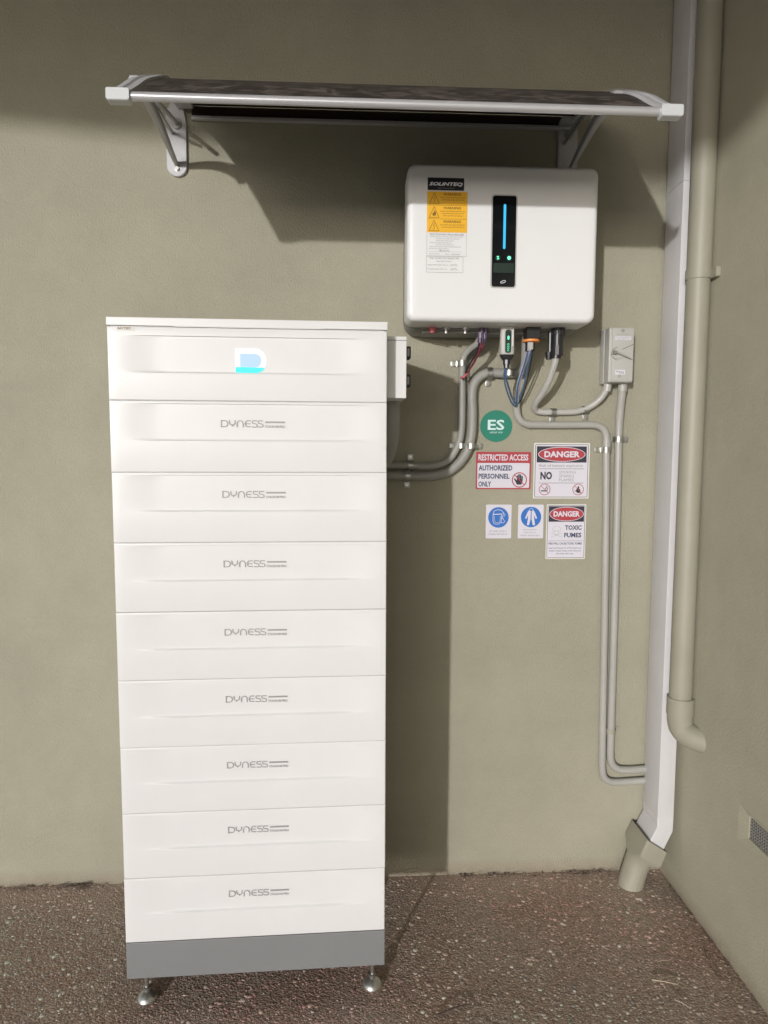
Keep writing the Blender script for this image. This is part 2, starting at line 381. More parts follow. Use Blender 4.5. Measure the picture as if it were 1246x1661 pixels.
# exposed aggregate: stones set in the slab
def pebbles():
    N = 52000
    x = rng.uniform(-1.55, XW-.004, N); y = -rng.uniform(.002, 1.0, N)**1.0*1.25
    r = np.clip(rng.lognormal(math.log(.0026), .42, N), .0013, .0085)
    big = rng.random(N) < .02; r[big] = rng.uniform(.005, .0085, big.sum())
    an = rng.uniform(0, 2*PI, N); el = rng.uniform(.6, 1., N); hgt = r*rng.uniform(.06, .17, N)
    k = 6; th = np.arange(k)*2*PI/k
    V = np.zeros((N, 2*k+1, 3))
    for ring, (s, hh) in enumerate(((1, 0.0), (.72, .72))):
        jit = rng.uniform(.8, 1.2, (N, k)) if ring == 0 else jit*rng.uniform(.9, 1.1, (N, k))
        ux = np.cos(th)[None]*jit*r[:, None]*s; uy = np.sin(th)[None]*jit*r[:, None]*s*el[:, None]
        V[:, ring*k:(ring+1)*k, 0] = x[:, None]+ux*np.cos(an)[:, None]-uy*np.sin(an)[:, None]
        V[:, ring*k:(ring+1)*k, 1] = np.minimum(y[:, None]+ux*np.sin(an)[:, None]+uy*np.cos(an)[:, None], -.0005)
        V[:, ring*k:(ring+1)*k, 2] = hgt[:, None]*hh - (.0006 if ring == 0 else 0)
    V[:, 2*k, 0] = x; V[:, 2*k, 1] = y; V[:, 2*k, 2] = hgt
    F = []
    for i in range(k):
        j = (i+1) % k; F += [(i, j, k+j), (i, k+j, k+i), (k+i, k+j, 2*k)]
    F = np.array(F); A = (F[None]+(np.arange(N)*(2*k+1))[:, None, None]).reshape(-1, 3)
    me = bpy.data.meshes.new('aggregate_stones'); me.vertices.add(N*(2*k+1)); me.vertices.foreach_set('co', V.reshape(-1))
    me.loops.add(A.size); me.loops.foreach_set('vertex_index', A.reshape(-1).astype(np.int32))
    me.polygons.add(len(A)); me.polygons.foreach_set('loop_start', (np.arange(len(A))*3).astype(np.int32))
    me.polygons.foreach_set('use_smooth', np.ones(len(A), bool))
    me.update(calc_edges=True)
    pal = np.array([(.21, .155, .135), (.26, .20, .17), (.32, .225, .20), (.34, .29, .245), (.20, .18, .165), (.33, .25, .22), (.40, .35, .29), (.46, .41, .36), (.52, .47, .41)])
    pr = np.array([.20, .2, .17, .14, .10, .09, .07, .022, .008])
    c = pal[rng.choice(len(pal), N, p=pr)]*rng.uniform(.8, 1.2, (N, 1))
    c[big] = pal[rng.choice([3, 6, 7, 8, 5], big.sum())]*rng.uniform(.8, 1.1, (big.sum(), 1))
    zone = .5+.5*np.sin(x*4.1+1.3*np.sin(y*5))*np.cos(y*6.3+x*1.7)       # pinkish and greyer patches of stone
    c = c*(1+np.outer(zone-.5, (.30, -.10, -.06)))*np.array([1.42, 1.36, 1.38])
    nw = np.clip((y+.13)/.12, 0, 1)*rng.uniform(.2, .9, N)                 # stones dusted with washed sand near the wall
    c = np.minimum(c*1.12*(1-nw[:, None])+np.outer(nw, (.56, .44, .37)), .75)
    C4 = np.ones((N, 2*k+1, 4), np.float32); C4[:, :, :3] = c[:, None, :]
    at = me.color_attributes.new('Col', 'FLOAT_COLOR', 'POINT'); at.data.foreach_set('color', C4.reshape(-1))
    me.materials.append(M['pebble'])
    o = bpy.data.objects.new('aggregate_stones', me); col.objects.link(o); o['kind'] = 'stuff'
    o['label'] = 'brown and grey washed stones set in the floor slab'; o['category'] = 'stones'
pebbles()

# leaf litter and grit along the foot of the walls
def litter():
    bm = nb()
    def crumb(x, y, z, s):
        a = random.uniform(0, PI); pts = []
        for k in range(5):
            t = 2*PI*k/5+random.uniform(-.3, .3); rr = s*random.uniform(.4, 1.1)
            pts.append(bm.verts.new((x+rr*math.cos(t)*math.cos(a)-rr*.5*math.sin(t)*math.sin(a), min(-.001, y+rr*math.cos(t)*math.sin(a)+rr*.5*math.sin(t)*math.cos(a)), max(.001, z+random.uniform(-.3, .5)*s))))
        c = bm.verts.new((x, y, z+s*.5))
        for k in range(5): bm.faces.new((pts[k], pts[(k+1) % 5], c))
    for cx, n, sp in ((-1.35, 25, .2), (-1.03, 14, .04), (-.83, 26, .05), (-.78, 14, .1), (-.95, 30, .22), (.42, 26, .07), (.50, 22, .05), (.35, 18, .04), (.62, 18, .1), (.73, 26, .04), (.75, 18, .05), (.25, 10, .12)):
        for _ in range(n): crumb(random.gauss(cx, sp), -abs(random.gauss(.004, .012))-.002, .004, random.uniform(.002, .0065))
    for _ in range(90):
        y = -random.uniform(.03, .7); x = XW-abs(random.gauss(.004, .01))-.003; crumb(x, y, .003, random.uniform(.0015, .0045))
    for _ in range(60): crumb(random.uniform(-1, .9), -random.uniform(.03, .8), .003, random.uniform(.0012, .0035))
    obj('leaf_litter', bm, 'debris', kind='stuff', label='dark crumbs of leaf litter along the foot of the walls', category='litter')
    # fine rootlets and stalks lying in the corner
    bm = nb()
    for _ in range(60):
        x = random.choice([random.gauss(.46, .1), random.gauss(-.83, .05), random.gauss(.72, .04), random.gauss(-1.0, .12)]); y = -random.uniform(.004, .02)
        a = random.uniform(-.7, .7); L = random.uniform(.01, .045); P = []
        for k in range(4): P.append(Vector((x+L*k/3*math.cos(a)+random.uniform(-.002, .002), min(-.003, y-.3*L*k/3*random.random()), .003+abs(math.sin(a))*L*k/3*.5+random.uniform(0, .002))))
        sweep(bm, P, .0008, 4)
    for _ in range(16):
        x = XW-random.uniform(.01, .06); y = -random.uniform(.1, .5); a = random.uniform(1.2, 1.9); L = random.uniform(.02, .05)
        P = [Vector((min(XW-.003, x+L*k/3*math.cos(a)), y-L*k/3*math.sin(a), .004+random.uniform(0, .002))) for k in range(4)]
        sweep(bm, P, .0006, 4)
    obj('dry_stalks', bm, 'debris', kind='stuff', label='fine dry stalks caught in the corners of the floor', category='litter')
litter()
def stalk(name, m, pts, r, label):
    P = smooth_path(pts, 6); bm = nb(); n = len(P); sweep(bm, P, lambda i: r*(1-.55*i/n), 6)
    obj(name, bm, m, smooth=True, label=label, category='twig' if name == 'twig' else 'straw')
stalk('dry_straw', 'straw', [(.748, -.443, .005), (.778, -.452, .006), (.806, -.461, .005)], .0016, 'pale dry straw lying flat on the floor right of the cabinet')
stalk('dry_straw', 'straw', [(.775, -.505, .005), (.79, -.52, .006), (.80, -.532, .005)], .0013, 'shorter pale straw nearer the bottom edge, below the flat one')
stalk('dry_straw', 'straw', [(.79, -.385, .005), (.805, -.382, .006), (.82, -.384, .005)], .0009, 'thin short straw beyond the long pale one')
stalk('twig', 'twig', [(.205, -.525, .005), (.235, -.514, .008), (.262, -.503, .007), (.29, -.497, .005)], .0022, 'small dark twig on the floor in front of the cabinet')

# ------------------------------------------------------------------ canopy
CP = smooth_path([(0, -.562, 1.992), (0, -.50, 2.035), (0, -.44, 2.078), (0, -.37, 2.121), (0, -.28, 2.170), (0, -.18, 2.209), (0, -.08, 2.234), (0, -.014, 2.243)], 5)
CP = [(p.y, p.z) for p in CP]
CN = []
for i in range(len(CP)):
    a, b = CP[max(0, i-1)], CP[min(len(CP)-1, i+1)]; d = Vector((b[0]-a[0], b[1]-a[1])).normalized(); CN.append((-d.y, d.x))
def canopy():
    t = thing('door_canopy', 'curved canopy with a smoked brown sheet and silver frame above the inverter', 'canopy', (.104, 0, 2.2))
    def off(i, h): return CP[i][0]+CN[i][0]*h, CP[i][1]+CN[i][1]*h
    bm = nb(); xs = np.linspace(-.43, .638, 40)
    top = [[bm.verts.new((x, *off(i, .002))) for x in xs] for i in range(len(CP))]
    bot = [[bm.verts.new((x, *off(i, -.001))) for x in xs] for i in range(len(CP))]
    for i in range(len(CP)-1):
        for k in range(len(xs)-1):
            bm.faces.new((top[i][k], top[i][k+1], top[i+1][k+1], top[i+1][k])); bm.faces.new((bot[i][k], bot[i+1][k], bot[i+1][k+1], bot[i][k+1]))
    bmesh.ops.recalc_face_normals(bm, faces=bm.faces)
    obj('roof_sheet', bm, 'panel', t, smooth=True)
    # front tube with a clamping lip, rear rail
    bm = nb(); cyl(bm, (-.425, -.566, 1.9885), (1, 0, 0), .0085, 1.057, 24); obj('front_tube', bm, 'alu', t, smooth=40)
    bm = nb(); box(bm, -.425, .632, -.566, -.545, 1.995, 1.9985, .0008); obj('front_lip', bm, 'alu_dull', t)
    bm = nb(); box(bm, -.43, .638, -.018, -.003, 2.206, 2.215, .002); obj('rear_rail', bm, 'alu', t)
    bm = nb(); box(bm, -.43, .638, -.006, -.001, 2.215, 2.244); obj('back_strip', bm, 'panel', t)
    sec = [(0, -.010), (0, .003), (.003, .0075), (.016, .0085), (.0195, .005), (.0225, .005), (.026, .0085), (.039, .0075), (.042, .003), (.042, -.010)]
    for x0, nm in ((-.4655, 'left'), (.631, 'right')):
        bm = nb(); loops = []
        for i in range(len(CP)): loops.append([(x0+s, *off(i, h)) for s, h in sec])
        loft(bm, loops); obj('side_rib', bm, 'silver', t, smooth=30)
        bm = nb()
        L = [[(x0-.001+ (q[0])*.045, y, 1.9885+q[1]) for q in ((0, -.0105+dz), (.06, -.013+dz), (.94, -.013+dz), (1, -.0105+dz), (1, .0095-dz), (.94, .0115-dz), (.06, .0115-dz), (0, .0095-dz))] for y, dz in ((-.556, 0), (-.576, 0), (-.579, .0015))]
        loft(bm, L); bmesh.ops.bevel(bm, geom=list(bm.edges), offset=.0008, segments=1, affect='EDGES'); obj('end_cap', bm, 'cap', t)
    # two wall brackets
    for bx in (-.4725, .6185):
        bm = nb()
        prof = [(bx+.0275*math.cos(a), 2.0835+.0275*math.sin(a)) for a in np.linspace(PI, 2*PI, 14)] + [(bx+.0275, 2.20), (bx+.022, 2.235), (bx+.012, 2.255), (bx-.012, 2.255), (bx-.0275, 2.225)]
        loft(bm, [[(p[0], 0, p[1]) for p in prof], [(p[0], -.008, p[1]) for p in prof], [(bx+(p[0]-bx)*.95, -.010, 2.15+(p[1]-2.15)*.985) for p in prof]])
        br = obj('bracket', bm, 'silver', t)
        P = resample(smooth_path([(bx, -.010, 2.088), (bx, -.05, 2.094), (bx, -.12, 2.108), (bx, -.20, 2.122), (bx, -.28, 2.128), (bx, -.345, 2.124), (bx, -.37, 2.112)], 6), .012)
        bm = nb(); loops = []
        for i, p in enumerate(P):
            d = (P[min(i+1, len(P)-1)]-P[max(i-1, 0)]).normalized(); nn = Vector((0, -d.z, d.y)); k = i/len(P); hw = .0045+.0075*k; hh = .007+.009*k
            loops.append([tuple(p+Vector((sx*hw, 0, 0))+nn*hh*sz) for sx, sz in ((-1, -.7), (-.7, -1), (.7, -1), (1, -.7), (1, .7), (.7, 1), (-.7, 1), (-1, .7))])
        loft(bm, loops); obj('strut', bm, 'silver', br, smooth=35)
        P = smooth_path([(bx+.002, -.012, 2.194), (bx-.001, -.05, 2.192), (bx-.004, -.10, 2.185), (bx-.006, -.17, 2.172), (bx-.006, -.24, 2.158)], 5)
        bm = nb(); sweep(bm, P, .006, 8); obj('upper_arm', bm, 'silver', br, smooth=True)
        P = smooth_path([(bx-.010, -.012, 2.17), (bx-.011, -.08, 2.168), (bx-.011, -.16, 2.165)], 5)
        bm = nb(); sweep(bm, P, .0045, 8); obj('upper_arm', bm, 'alu_dull', br, smooth=True)
        for zz, rr in ((2.194, .014), (2.0755, .0075)):
            bm = nb()
            if rr > .01: cyl(bm, (bx+.002, -.009, zz), (0, -1, 0), rr, .006, 20)
            cyl(bm, (bx+.001, -.012 if rr > .01 else -.009, zz), (0, -1, 0), .0058, .007, 6); cyl(bm, (bx+.001, -.012 if rr > .01 else -.009, zz), (0, -1, 0), .0075, .002, 16)
            obj('bolt', bm, 'steel', br, smooth=30)
canopy()

# ------------------------------------------------------------------ battery cabinet
def cabinet():
    W = .600; D = .365
    t = thing('battery_cabinet', 'tall white stack of battery modules on a grey base with steel feet', 'battery cabinet', (-.514, -.4746, 0), rotz=.0296)
    def sstep(e0, e1, v):
        u = min(1, max(0, (v-e0)/(e1-e0))); return u*u*(3-2*u)
    def module_mesh(H, zt, zb, x0, x1, dep):
        bm = nb()
        xs = [0, .0012, .003] + list(np.linspace(.02, .19, 18)) + list(np.linspace(.22, .40, 8)) + list(np.linspace(.43, .58, 16)) + [W-.003, W-.0012, W]
        z1 = H+zt; z0 = H+zb
        zs = [0, .0012, .003, z0-.006] + list(np.linspace(z0-.003, z0+.006, 7)) + list(np.linspace(z0+.012, z1-.009, 6)) + [z1-.004, z1-.0012, z1-.0010, z1, z1+.0002, z1+.0015] + [H-.0025, H-.001, H]
        zs = sorted({round(min(max(z, 0), H), 5) for z in zs})
        def f(x, z):
            e = min(x, W-x, z, H-z); y = .0018*(1-min(1, e/.002))**2 if e < .002 else 0
            # wide soft ends, crisp upper and lower edges, rounded plan corners
            hz = sstep(z0-.0020, z0+.0030, z)*(1-min(1, max(0, (z-z1+.0010)/.0010)))
            cz = min(z-z0, z1-z); ins = .02*max(0, 1-cz/.02)**2
            hx = sstep(x0-.07+ins, x0+.018+ins, x)*(1-sstep(x1-.018-ins, x1+.072-ins, x))
            return y+dep*hz*hx
        G = [[bm.verts.new((x, f(x, z), z)) for x in xs] for z in zs]
        for r in range(len(zs)-1):
            for c in range(len(xs)-1): bm.faces.new((G[r][c], G[r][c+1], G[r+1][c+1], G[r+1][c]))
        for fc in bm.faces: fc.smooth = True
        # sides, top, bottom and back
        B = {}
        def bk(v):
            if v not in B: B[v] = bm.verts.new((v.co.x, D, v.co.z))
            return B[v]
        ring = G[0] + [g[-1] for g in G[1:]] + G[-1][-2::-1] + [g[0] for g in G[-2:0:-1]]
        for i in range(len(ring)):
            a, b = ring[i], ring[(i+1) % len(ring)]; bm.faces.new((b, a, bk(a), bk(b)))
        bm.faces.new([bk(v) for v in ring][::-1])
        me = bpy.data.meshes.new('battery_module'); bm.to_mesh(me); bm.free(); me.materials.append(M['white']); me.set_sharp_from_angle(angle=math.radians(32)); return me
    # core behind the seams
    bm = nb(); box(bm, .006, W-.006, .006, D-.01, .10, 1.58); obj('core', bm, 'white', t, world=False)
    zb = .1673; h = (1.4095-.1673)/8
    me8 = module_mesh(h-.0005, -.0060, -.0855, .086, .520, .0040)
    # word mark, drawn once and shared
    bm = nb(); bw = .0021; lh = .0152; y = -.0006
    def arc(cx, cz, rx, rz, a0, a1, n=7): return [(cx+rx*math.cos(math.radians(a0+(a1-a0)*k/n)), cz+rz*math.sin(math.radians(a0+(a1-a0)*k/n))) for k in range(n+1)]
    r = lh/2; x = .2375
    stroke(bm, [(x, 0), (x, lh)], bw, y)
    stroke(bm, [(x-.001, lh-bw/2), (x+.007, lh-bw/2)]+arc(x+.007, r, .0068, r-bw/2, 90, -90)+[(x-.001, bw/2)], bw, y)
    x = .2545
    stroke(bm, [(x, lh), (x+.0005, lh*.72)]+arc(x+.0065, lh*.62, .006, lh*.3, 170, 270)+arc(x+.0065, lh*.62, .006, lh*.3, 270, 370)+[(x+.013, lh)], bw, y)
    stroke(bm, [(x+.0065, lh*.34), (x+.0065, lh*.10)], bw, y)
    x = .2715
    stroke(bm, [(x, 0), (x, lh*.45)]+arc(x+.0065, lh*.45, .0065, lh*.48, 180, 0, 10)+[(x+.013, 0)], bw, y)
    x = .2885
    stroke(bm, [(x+.0125, lh-bw/2), (x+.004, lh-bw/2)]+arc(x+.006, r, .0055, r-bw/2, 110, 250)+[(x+.0125, bw/2)], bw, y)
    stroke(bm, [(x+.001, r), (x+.0115, r)], bw, y)
    for x in (.3035, .3165):
        q = r/2
        stroke(bm, [(x+.0115, lh-bw/2), (x+.003, lh-bw/2)]+arc(x+.0035, r+q, .003, q-bw/4, 90, 270, 5)+[(x+.008, r)]+arc(x+.0085, q, .003, q-bw/4, 90, -90, 5)+[(x, bw/2)], bw, y)
    rect(bm, .3325, .3755, lh*.62, lh*.86, y)
    text(bm, 'STACK100 PRO', .3325, .3755, -.001, lh*.30, y, .01)
    lm = bpy.data.meshes.new('lettering'); bm.to_mesh(lm); bm.free(); lm.materials.append(M['logo_ink'])
    for k in range(8):
        zz = zb+h*(7-k)
        o = part_inst('battery_module', me8, t, (random.uniform(-.0006, .0006), random.uniform(-.0006, .0006), zz+.00025))
        l = part_inst('lettering', lm, o, (-.0006, .0032, h-.0565))
    # control module on top
    me = module_mesh(1.5667-1.4095-.0016, -.018, -.096, .086, .508, .0045); me.name = 'control_module'
    cm = part_inst('control_module', me, t, (0, 0, 1.4100))
    y = .0032; z0 = 1.4705-1.41; z1 = 1.5235-1.41; x0 = .269
    def dshape(x0, x1, z0, z1, n=16):
        r = (z1-z0)/2; cx = x1-r*.92
        return [(x0, z0)]+[(cx+r*.92*math.cos(a), z0+r+r*math.sin(a)) for a in np.linspace(-PI/2, PI/2, n)]+[(x0, z1)]
    O = dshape(x0, .3365, z0, z1); I = dshape(x0+.0105, .3250, z0+.0125, z1-.0115)
    bm = nb(); poly(bm, O, y, .0012); obj('logo_light', bm, 'logo_white', cm, world=False)
    bm = nb(); poly(bm, I, y-.0004, .0004); obj('logo_light', bm, 'logo_blue', cm, world=False)
    zc = z0+.0128; r = (z1-z0)/2
    lo = [(x0+.0005, zc), (x0+.0005, z0+.0005)]+[(.3365-r*.92+r*.92*math.cos(a), z0+r+r*math.sin(a)) for a in np.linspace(-PI/2, -PI/2+1.0, 8)]
    lo = [(a, max(b, z0+.0004)) for a, b in lo]
    bm = nb(); poly(bm, lo[:1]+lo[1:], y-.0008, .0004); obj('logo_light', bm, 'logo_cyan', cm, world=False)
    bm = nb(); rect(bm, .0195, .057, 1.5572-1.41, 1.5655-1.41, -.0009, .0008); lb = obj('name_label', bm, 'cream', cm, world=False)
    bm = nb(); text(bm, 'BATTERY', .0235, .0515, 1.5590-1.41, 1.5638-1.41, -.0013, .02); obj('lettering', bm, 'brown_ink', lb, world=False)
    # lid
    bm = nb(); box(bm, -.001, W+.001, -.001, D+.001, 1.5677, 1.5850, .0012, 2); box(bm, .142, .462, -.0004, .02, 1.5666, 1.5684)
    obj('lid', bm, 'white', t, world=False)
    # base and feet
    bm = nb(); box(bm, 0, W, 0, D, .0784, .1664, .0015, 2); obj('plinth', bm, 'base', t, world=False)
    for fx, fy in ((.035, .035), (.573, .035), (.035, D-.04), (.573, D-.04)):
        bm = nb(); lathe(bm, [(.0238, .0006), (.0250, .0025), (.0245, .0055), (.0195, .0125), (.0100, .0205), (.0080, .0215), (.0080, .024), (.0095, .0245), (.0095, .030), (.0050, .031), (.0050, .080)], (fx, fy, 0), 28)
        obj('foot', bm, 'steel', t, world=False, smooth=35)
    # terminal box on the right-hand side
    bm = nb(); box(bm, W-.001, W+.0485, .048, .30, 1.4236, 1.5625, .0012, 2); tb = obj('terminal_box', bm, 'white', t, world=False)
    bm = nb(); box(bm, W-.001, W+.0492, .047, .302, 1.5530, 1.5545); obj('seam', bm, 'iso_dark', tb, world=False)
    for zc in (1.531, 1.4665):
        bm = nb(); box(bm, W+.0485, W+.062, .075, .10, zc-.0145, zc+.0145, .002, 1); box(bm, W+.0525, W+.0585, .0742, .0752, zc-.009, zc+.009)
        c = obj('connector', bm, 'black', tb, world=False)
        bm = nb(); box(bm, W+.0535, W+.0580, .0730, .0741, zc-.0085, zc+.0085); obj('window', bm, 'body', c, world=False)
cabinet()

# ------------------------------------------------------------------ inverter
def inverter():
    t = thing('inverter', 'white wall-mounted inverter with a black display strip and warning stickers', 'inverter', (.395, 0, 1.64))
    X0, X1, Z0, Z1 = .1495, .6405, 1.6365, 2.0265
    def lp(i, y, r, dz=0): return [(p[0], y, p[1]) for p in rrect(X0+i, X1-i, Z0+i, Z1-i-dz, r, 7)]
    bm = nb(); L = [lp(.001, -.112, .021), lp(0, -.116, .022), lp(0, -.194, .022)]
    for k in range(1, 7):
        a = k/6*PI/2; L.append(lp(.013*(1-math.cos(a)), -.194-.016*math.sin(a), .022-.006*(1-math.cos(a))))
    L.append(lp(.03, -.2103, .010)); L.append(lp(.06, -.2105, .006))
    loft(bm, L); obj('front_shell', bm, 'inv_white', t, smooth=50)
    bm = nb(); loft(bm, [[(p[0], y, p[1]) for p in rrect(X0+.006, X1-.006, Z0-.008+dz, Z1-.008, .03, 5)] for y, dz in ((-.001, .012), (-.025, .0), (-.095, 0), (-.112, .006))]); obj('rear_housing', bm, 'housing', t, smooth=50)
    bm = nb(); 
    for k in range(22): box(bm, .17+k*.021, .1725+k*.021, -.105, -.01, 2.016, 2.026)
    obj('heat_sink', bm, 'body', t)
    bm = nb(); cyl(bm, (.634, -.165, 1.980), (1, 0, 0), .004, .008, 10); obj('screw', bm, 'iso_dark', t)
    yf = -.2106
    # display
    bm = nb(); poly(bm, rrect(.3625, .4295, 1.7205, 1.9525, .008, 5), yf-.0006, .0012); fr = obj('display_bezel', bm, 'iso', t)
    bm = nb(); poly(bm, rrect(.3660, .4262, 1.7240, 1.9492, .006, 5), yf-.0016, .0012); dp = obj('display', bm, 'gloss', t)
    bm = nb(); poly(bm, rrect(.3938, .4000, 1.8180, 1.9285, .003, 5), yf-.0022, .0005); obj('status_bar', bm, 'cyan_led', dp)
    bm = nb(); poly(bm, rrect(.3700, .4225, 1.7590, 1.7830, .002, 3), yf-.0022, .0005); obj('lower_screen', bm, 'dim_led', dp)
    for cx in (.3812, .4098):
        bm = nb(); ell(bm, cx, 1.7958, .0068, .0068, yf-.0020, 20); obj('indicator_glow', bm, 'dim_led', dp)
    bm = nb(); stroke(bm, [(.3780, 1.7985), (.3832, 1.7990), (.3812, 1.7960), (.3800, 1.7962), (.3840, 1.7935), (.3785, 1.7925)], .0022, yf-.0026); obj('indicator', bm, 'green_led', dp)
    bm = nb(); ell(bm, .4100, 1.7965, .0046, .0040, yf-.0026, 20); rect(bm, .4070, .4130, 1.7915, 1.7950, yf-.0026); obj('indicator', bm, 'green_led', dp)
    bm = nb(); c = [(.3955+.0062*math.cos(a)+.001*math.sin(a), 1.7362+.0030*math.sin(a)+.0012*math.cos(a)) for a in np.linspace(0, 2*PI, 20)[:-1]]
    stroke(bm, c, .0013, yf-.0022, True); obj('emblem', bm, 'badge_text', dp)
    # badge
    bm = nb(); rect(bm, .1995, .2920, 1.9595, 1.9898, yf-.0006, .0006); bd = obj('badge', bm, 'badge', t)
    bm = nb(); text(bm, 'SOLINTEQ', .2035, .2885, 1.9688, 1.9792, yf-.0010, .045, .25)
    obj('lettering', bm, 'badge_text', bd)
    bm = nb(); fineprint(bm, .225, .268, 1.9645, .0018, yf-.0010); obj('small_print', bm, 'grey_ink', bd)
    # yellow warning sticker
    bm = nb(); rect(bm, .1985, .3012, 1.8565, 1.9562, yf-.0006, .0006); ys = obj('warning_sticker', bm, 'yellow', t)
    bm = nb(); y = yf-.0010
    for i, (za, zb) in enumerate(((1.9562, 1.9228), (1.9228, 1.8895), (1.8895, 1.8565))):
        zt = za-.0035; cx = .2165
        a, b, c = (cx-.0125, zb+.0035), (cx+.0125, zb+.0035), (cx, zt)
        stroke(bm, [a, b], .0012, y); stroke(bm, [b, c], .0012, y); stroke(bm, [c, a], .0012, y)
        m = (za+zb)/2
        if i == 1: poly(bm, [(cx-.004, m-.009), (cx+.004, m-.009), (cx+.005, m-.002), (cx+.001, m+.005), (cx, m-.001), (cx-.004, m-.003)], y)
        else: stroke(bm, [(cx+.002, m+.005), (cx-.0022, m-.0025), (cx+.0022, m-.0025), (cx-.001, m-.0098)], .0014, y)
        text(bm, 'WARNING', .2395, .2845, za-.0095, za-.0032, y, .03)
        for k in range(2 if i != 1 else 3): fineprint(bm, .232+.004*k, .2965-.003*k, za-.0145-.0055*k, .0024, y)
        if i: rect(bm, .2, .2995, za-.0003, za+.0003, y)
    obj('lettering', bm, 'brown_ink', ys)
    # white procedure stickers
    bm = nb(); rect(bm, .1978, .3008, 1.7975, 1.8562, yf-.0005, .0005); s1 = obj('procedure_sticker', bm, 'inv_white', t)
    bm = nb(); stroke(bm, [(.1986, 1.7983), (.3, 1.7983), (.3, 1.856)], .0007, y); stroke(bm, [(.1986, 1.7983), (.1986, 1.856)], .0007, y)
    text(bm, 'SHUTDOWN PROCEDURE', .206, .293, 1.8488, 1.8535, y, .02)
    for k, (a, b) in enumerate(((.206, .293), (.222, .282), (.222, .268), (.206, .262), (.222, .270), (.206, .287), (.204, .255))): fineprint(bm, a, b, 1.8455-.0049*k, .0020, y)
    rect(bm, .204, .290, 1.8085, 1.8089, y); fineprint(bm, .204, .232, 1.803, .002, y); fineprint(bm, .246, .258, 1.803, .002, y)
    obj('lettering', bm, 'grey_ink', s1)
    bm = nb(); stroke(bm, [(.232, 1.8090), (.234, 1.8135), (.231, 1.8130), (.237, 1.8095), (.239, 1.8130), (.242, 1.8095), (.244, 1.8130), (.247, 1.8095), (.249, 1.8128), (.254, 1.8100), (.256, 1.8125)], .0008, y)
    stroke(bm, [(.262, 1.8005), (.265, 1.8045), (.267, 1.8005), (.270, 1.8045), (.273, 1.8005), (.277, 1.8045), (.279, 1.8010), (.284, 1.8045)], .0008, y); obj('handwriting', bm, 'navy', s1)
    bm = nb(); rect(bm, .1972, .2925, 1.7568, 1.7973, yf-.0005, .0005); s2 = obj('rating_sticker', bm, 'inv_white', t)
    bm = nb(); stroke(bm, rrect(.1980, .2917, 1.7576, 1.7965, .0005, 1), .0007, y, True)
    fineprint(bm, .206, .284, 1.7925, .0036, y); fineprint(bm, .224, .262, 1.7850, .0028, y); fineprint(bm, .201, .254, 1.7758, .0026, y); fineprint(bm, .201, .252, 1.7655, .0026, y)
    rect(bm, .257, .280, 1.7738, 1.7741, y); rect(bm, .257, .280, 1.7635, 1.7638, y); obj('lettering', bm, 'grey_ink', s2)
    bm = nb()
    for zz in (1.7742, 1.7640): stroke(bm, [(.260, zz+.004), (.263, zz+.0005), (.266, zz+.004), (.268, zz+.001), (.272, zz+.0045), (.276, zz+.001)], .0008, y)
    obj('handwriting', bm, 'navy', s2)
    # sockets under the housing
    yb = -.120
    bm = nb(); cyl(bm, (.226, yb, 1.638), (0, 0, -1), .010, .010, 16); cyl(bm, (.226, yb, 1.630), (0, 0, -1), .007, .008, 12); obj('socket', bm, 'pink', t, smooth=30, label='red capped socket')
    for x in (.263, .315):
        bm = nb(); cyl(bm, (x, yb, 1.638), (0, 0, -1), .011, .006, 16); cyl(bm, (x, yb, 1.633), (0, 0, -1), .0045, .012, 10); obj('socket', bm, 'alu_dull', t, smooth=30)
    bm = nb(); box(bm, .20, .6, -.100, -.035, 1.6245, 1.630); obj('gland_plate', bm, 'iso_dark', t)
    # violet battery plug pair
    bm = nb()
    for dx, dy in ((-.006, 0), (.006, .006)):
        cyl(bm, (.366+dx, yb+dy, 1.640), (0, 0, -1), .0075, .018, 12); cyl(bm, (.363+dx, yb+dy, 1.624), (0, 0, -1), .0088, .016, 8); cyl(bm, (.362+dx, yb+dy, 1.610), (0, 0, -1), .006, .014, 10, .0045)
        box(bm, .354+dx, .357+dx, yb-.009, yb-.004, 1.597, 1.624)
    obj('battery_plug', bm, 'purple', t, smooth=30)
    # communication dongle
    yd = -.135
    bm = nb(); loft(bm, [[(p[0], p[1]+yd-1, z) for p in rrect(.4265-s, .4265+s, 1-s*.62, 1+s*.62, .008*s/.019, 4)] for z, s in ((1.6375, .0185), (1.570, .0195), (1.562, .0175), (1.556, .012), (1.552, .010))])
    dg = obj('dongle', bm, 'iso', t, smooth=40)
    bm = nb(); loft(bm, [[(p[0], p[1]+yd-1, z) for p in rrect(.4265-s, .4265+s, 1-s*.60, 1+s*.60, .008, 4)] for z, s in ((1.5635, .0192), (1.556, .0165), (1.5485, .0115))]); cyl(bm, (.4265, yd, 1.5495), (0, 0, -1), .0100, .012, 10); cyl(bm, (.4265, yd, 1.538), (0, 0, -1), .0075, .010, 10); obj('cable_gland', bm, 'black', dg, smooth=35)
    bm = nb(); poly(bm, rrect(.4190, .4350, 1.567, 1.628, .006, 4), yd-.0130, .002); obj('window', bm, 'dim_led', dg)
    bm = nb(); ell(bm, .4272, 1.607, .0026, .0055, yd-.0134, 16); obj('indicator', bm, 'green_led', dg)
    bm = nb()
    for k in range(4): ringp(bm, .4270, 1.590-.0055*k, .003, .0022, .0006, yd-.0134, 12)
    obj('indicator', bm, 'green_led', dg)
    bm = nb(); box(bm, .4375, .4415, yd-.0140, yd-.0105, 1.585, 1.634, .0008, 1); obj('label_strip', bm, 'cream', dg)
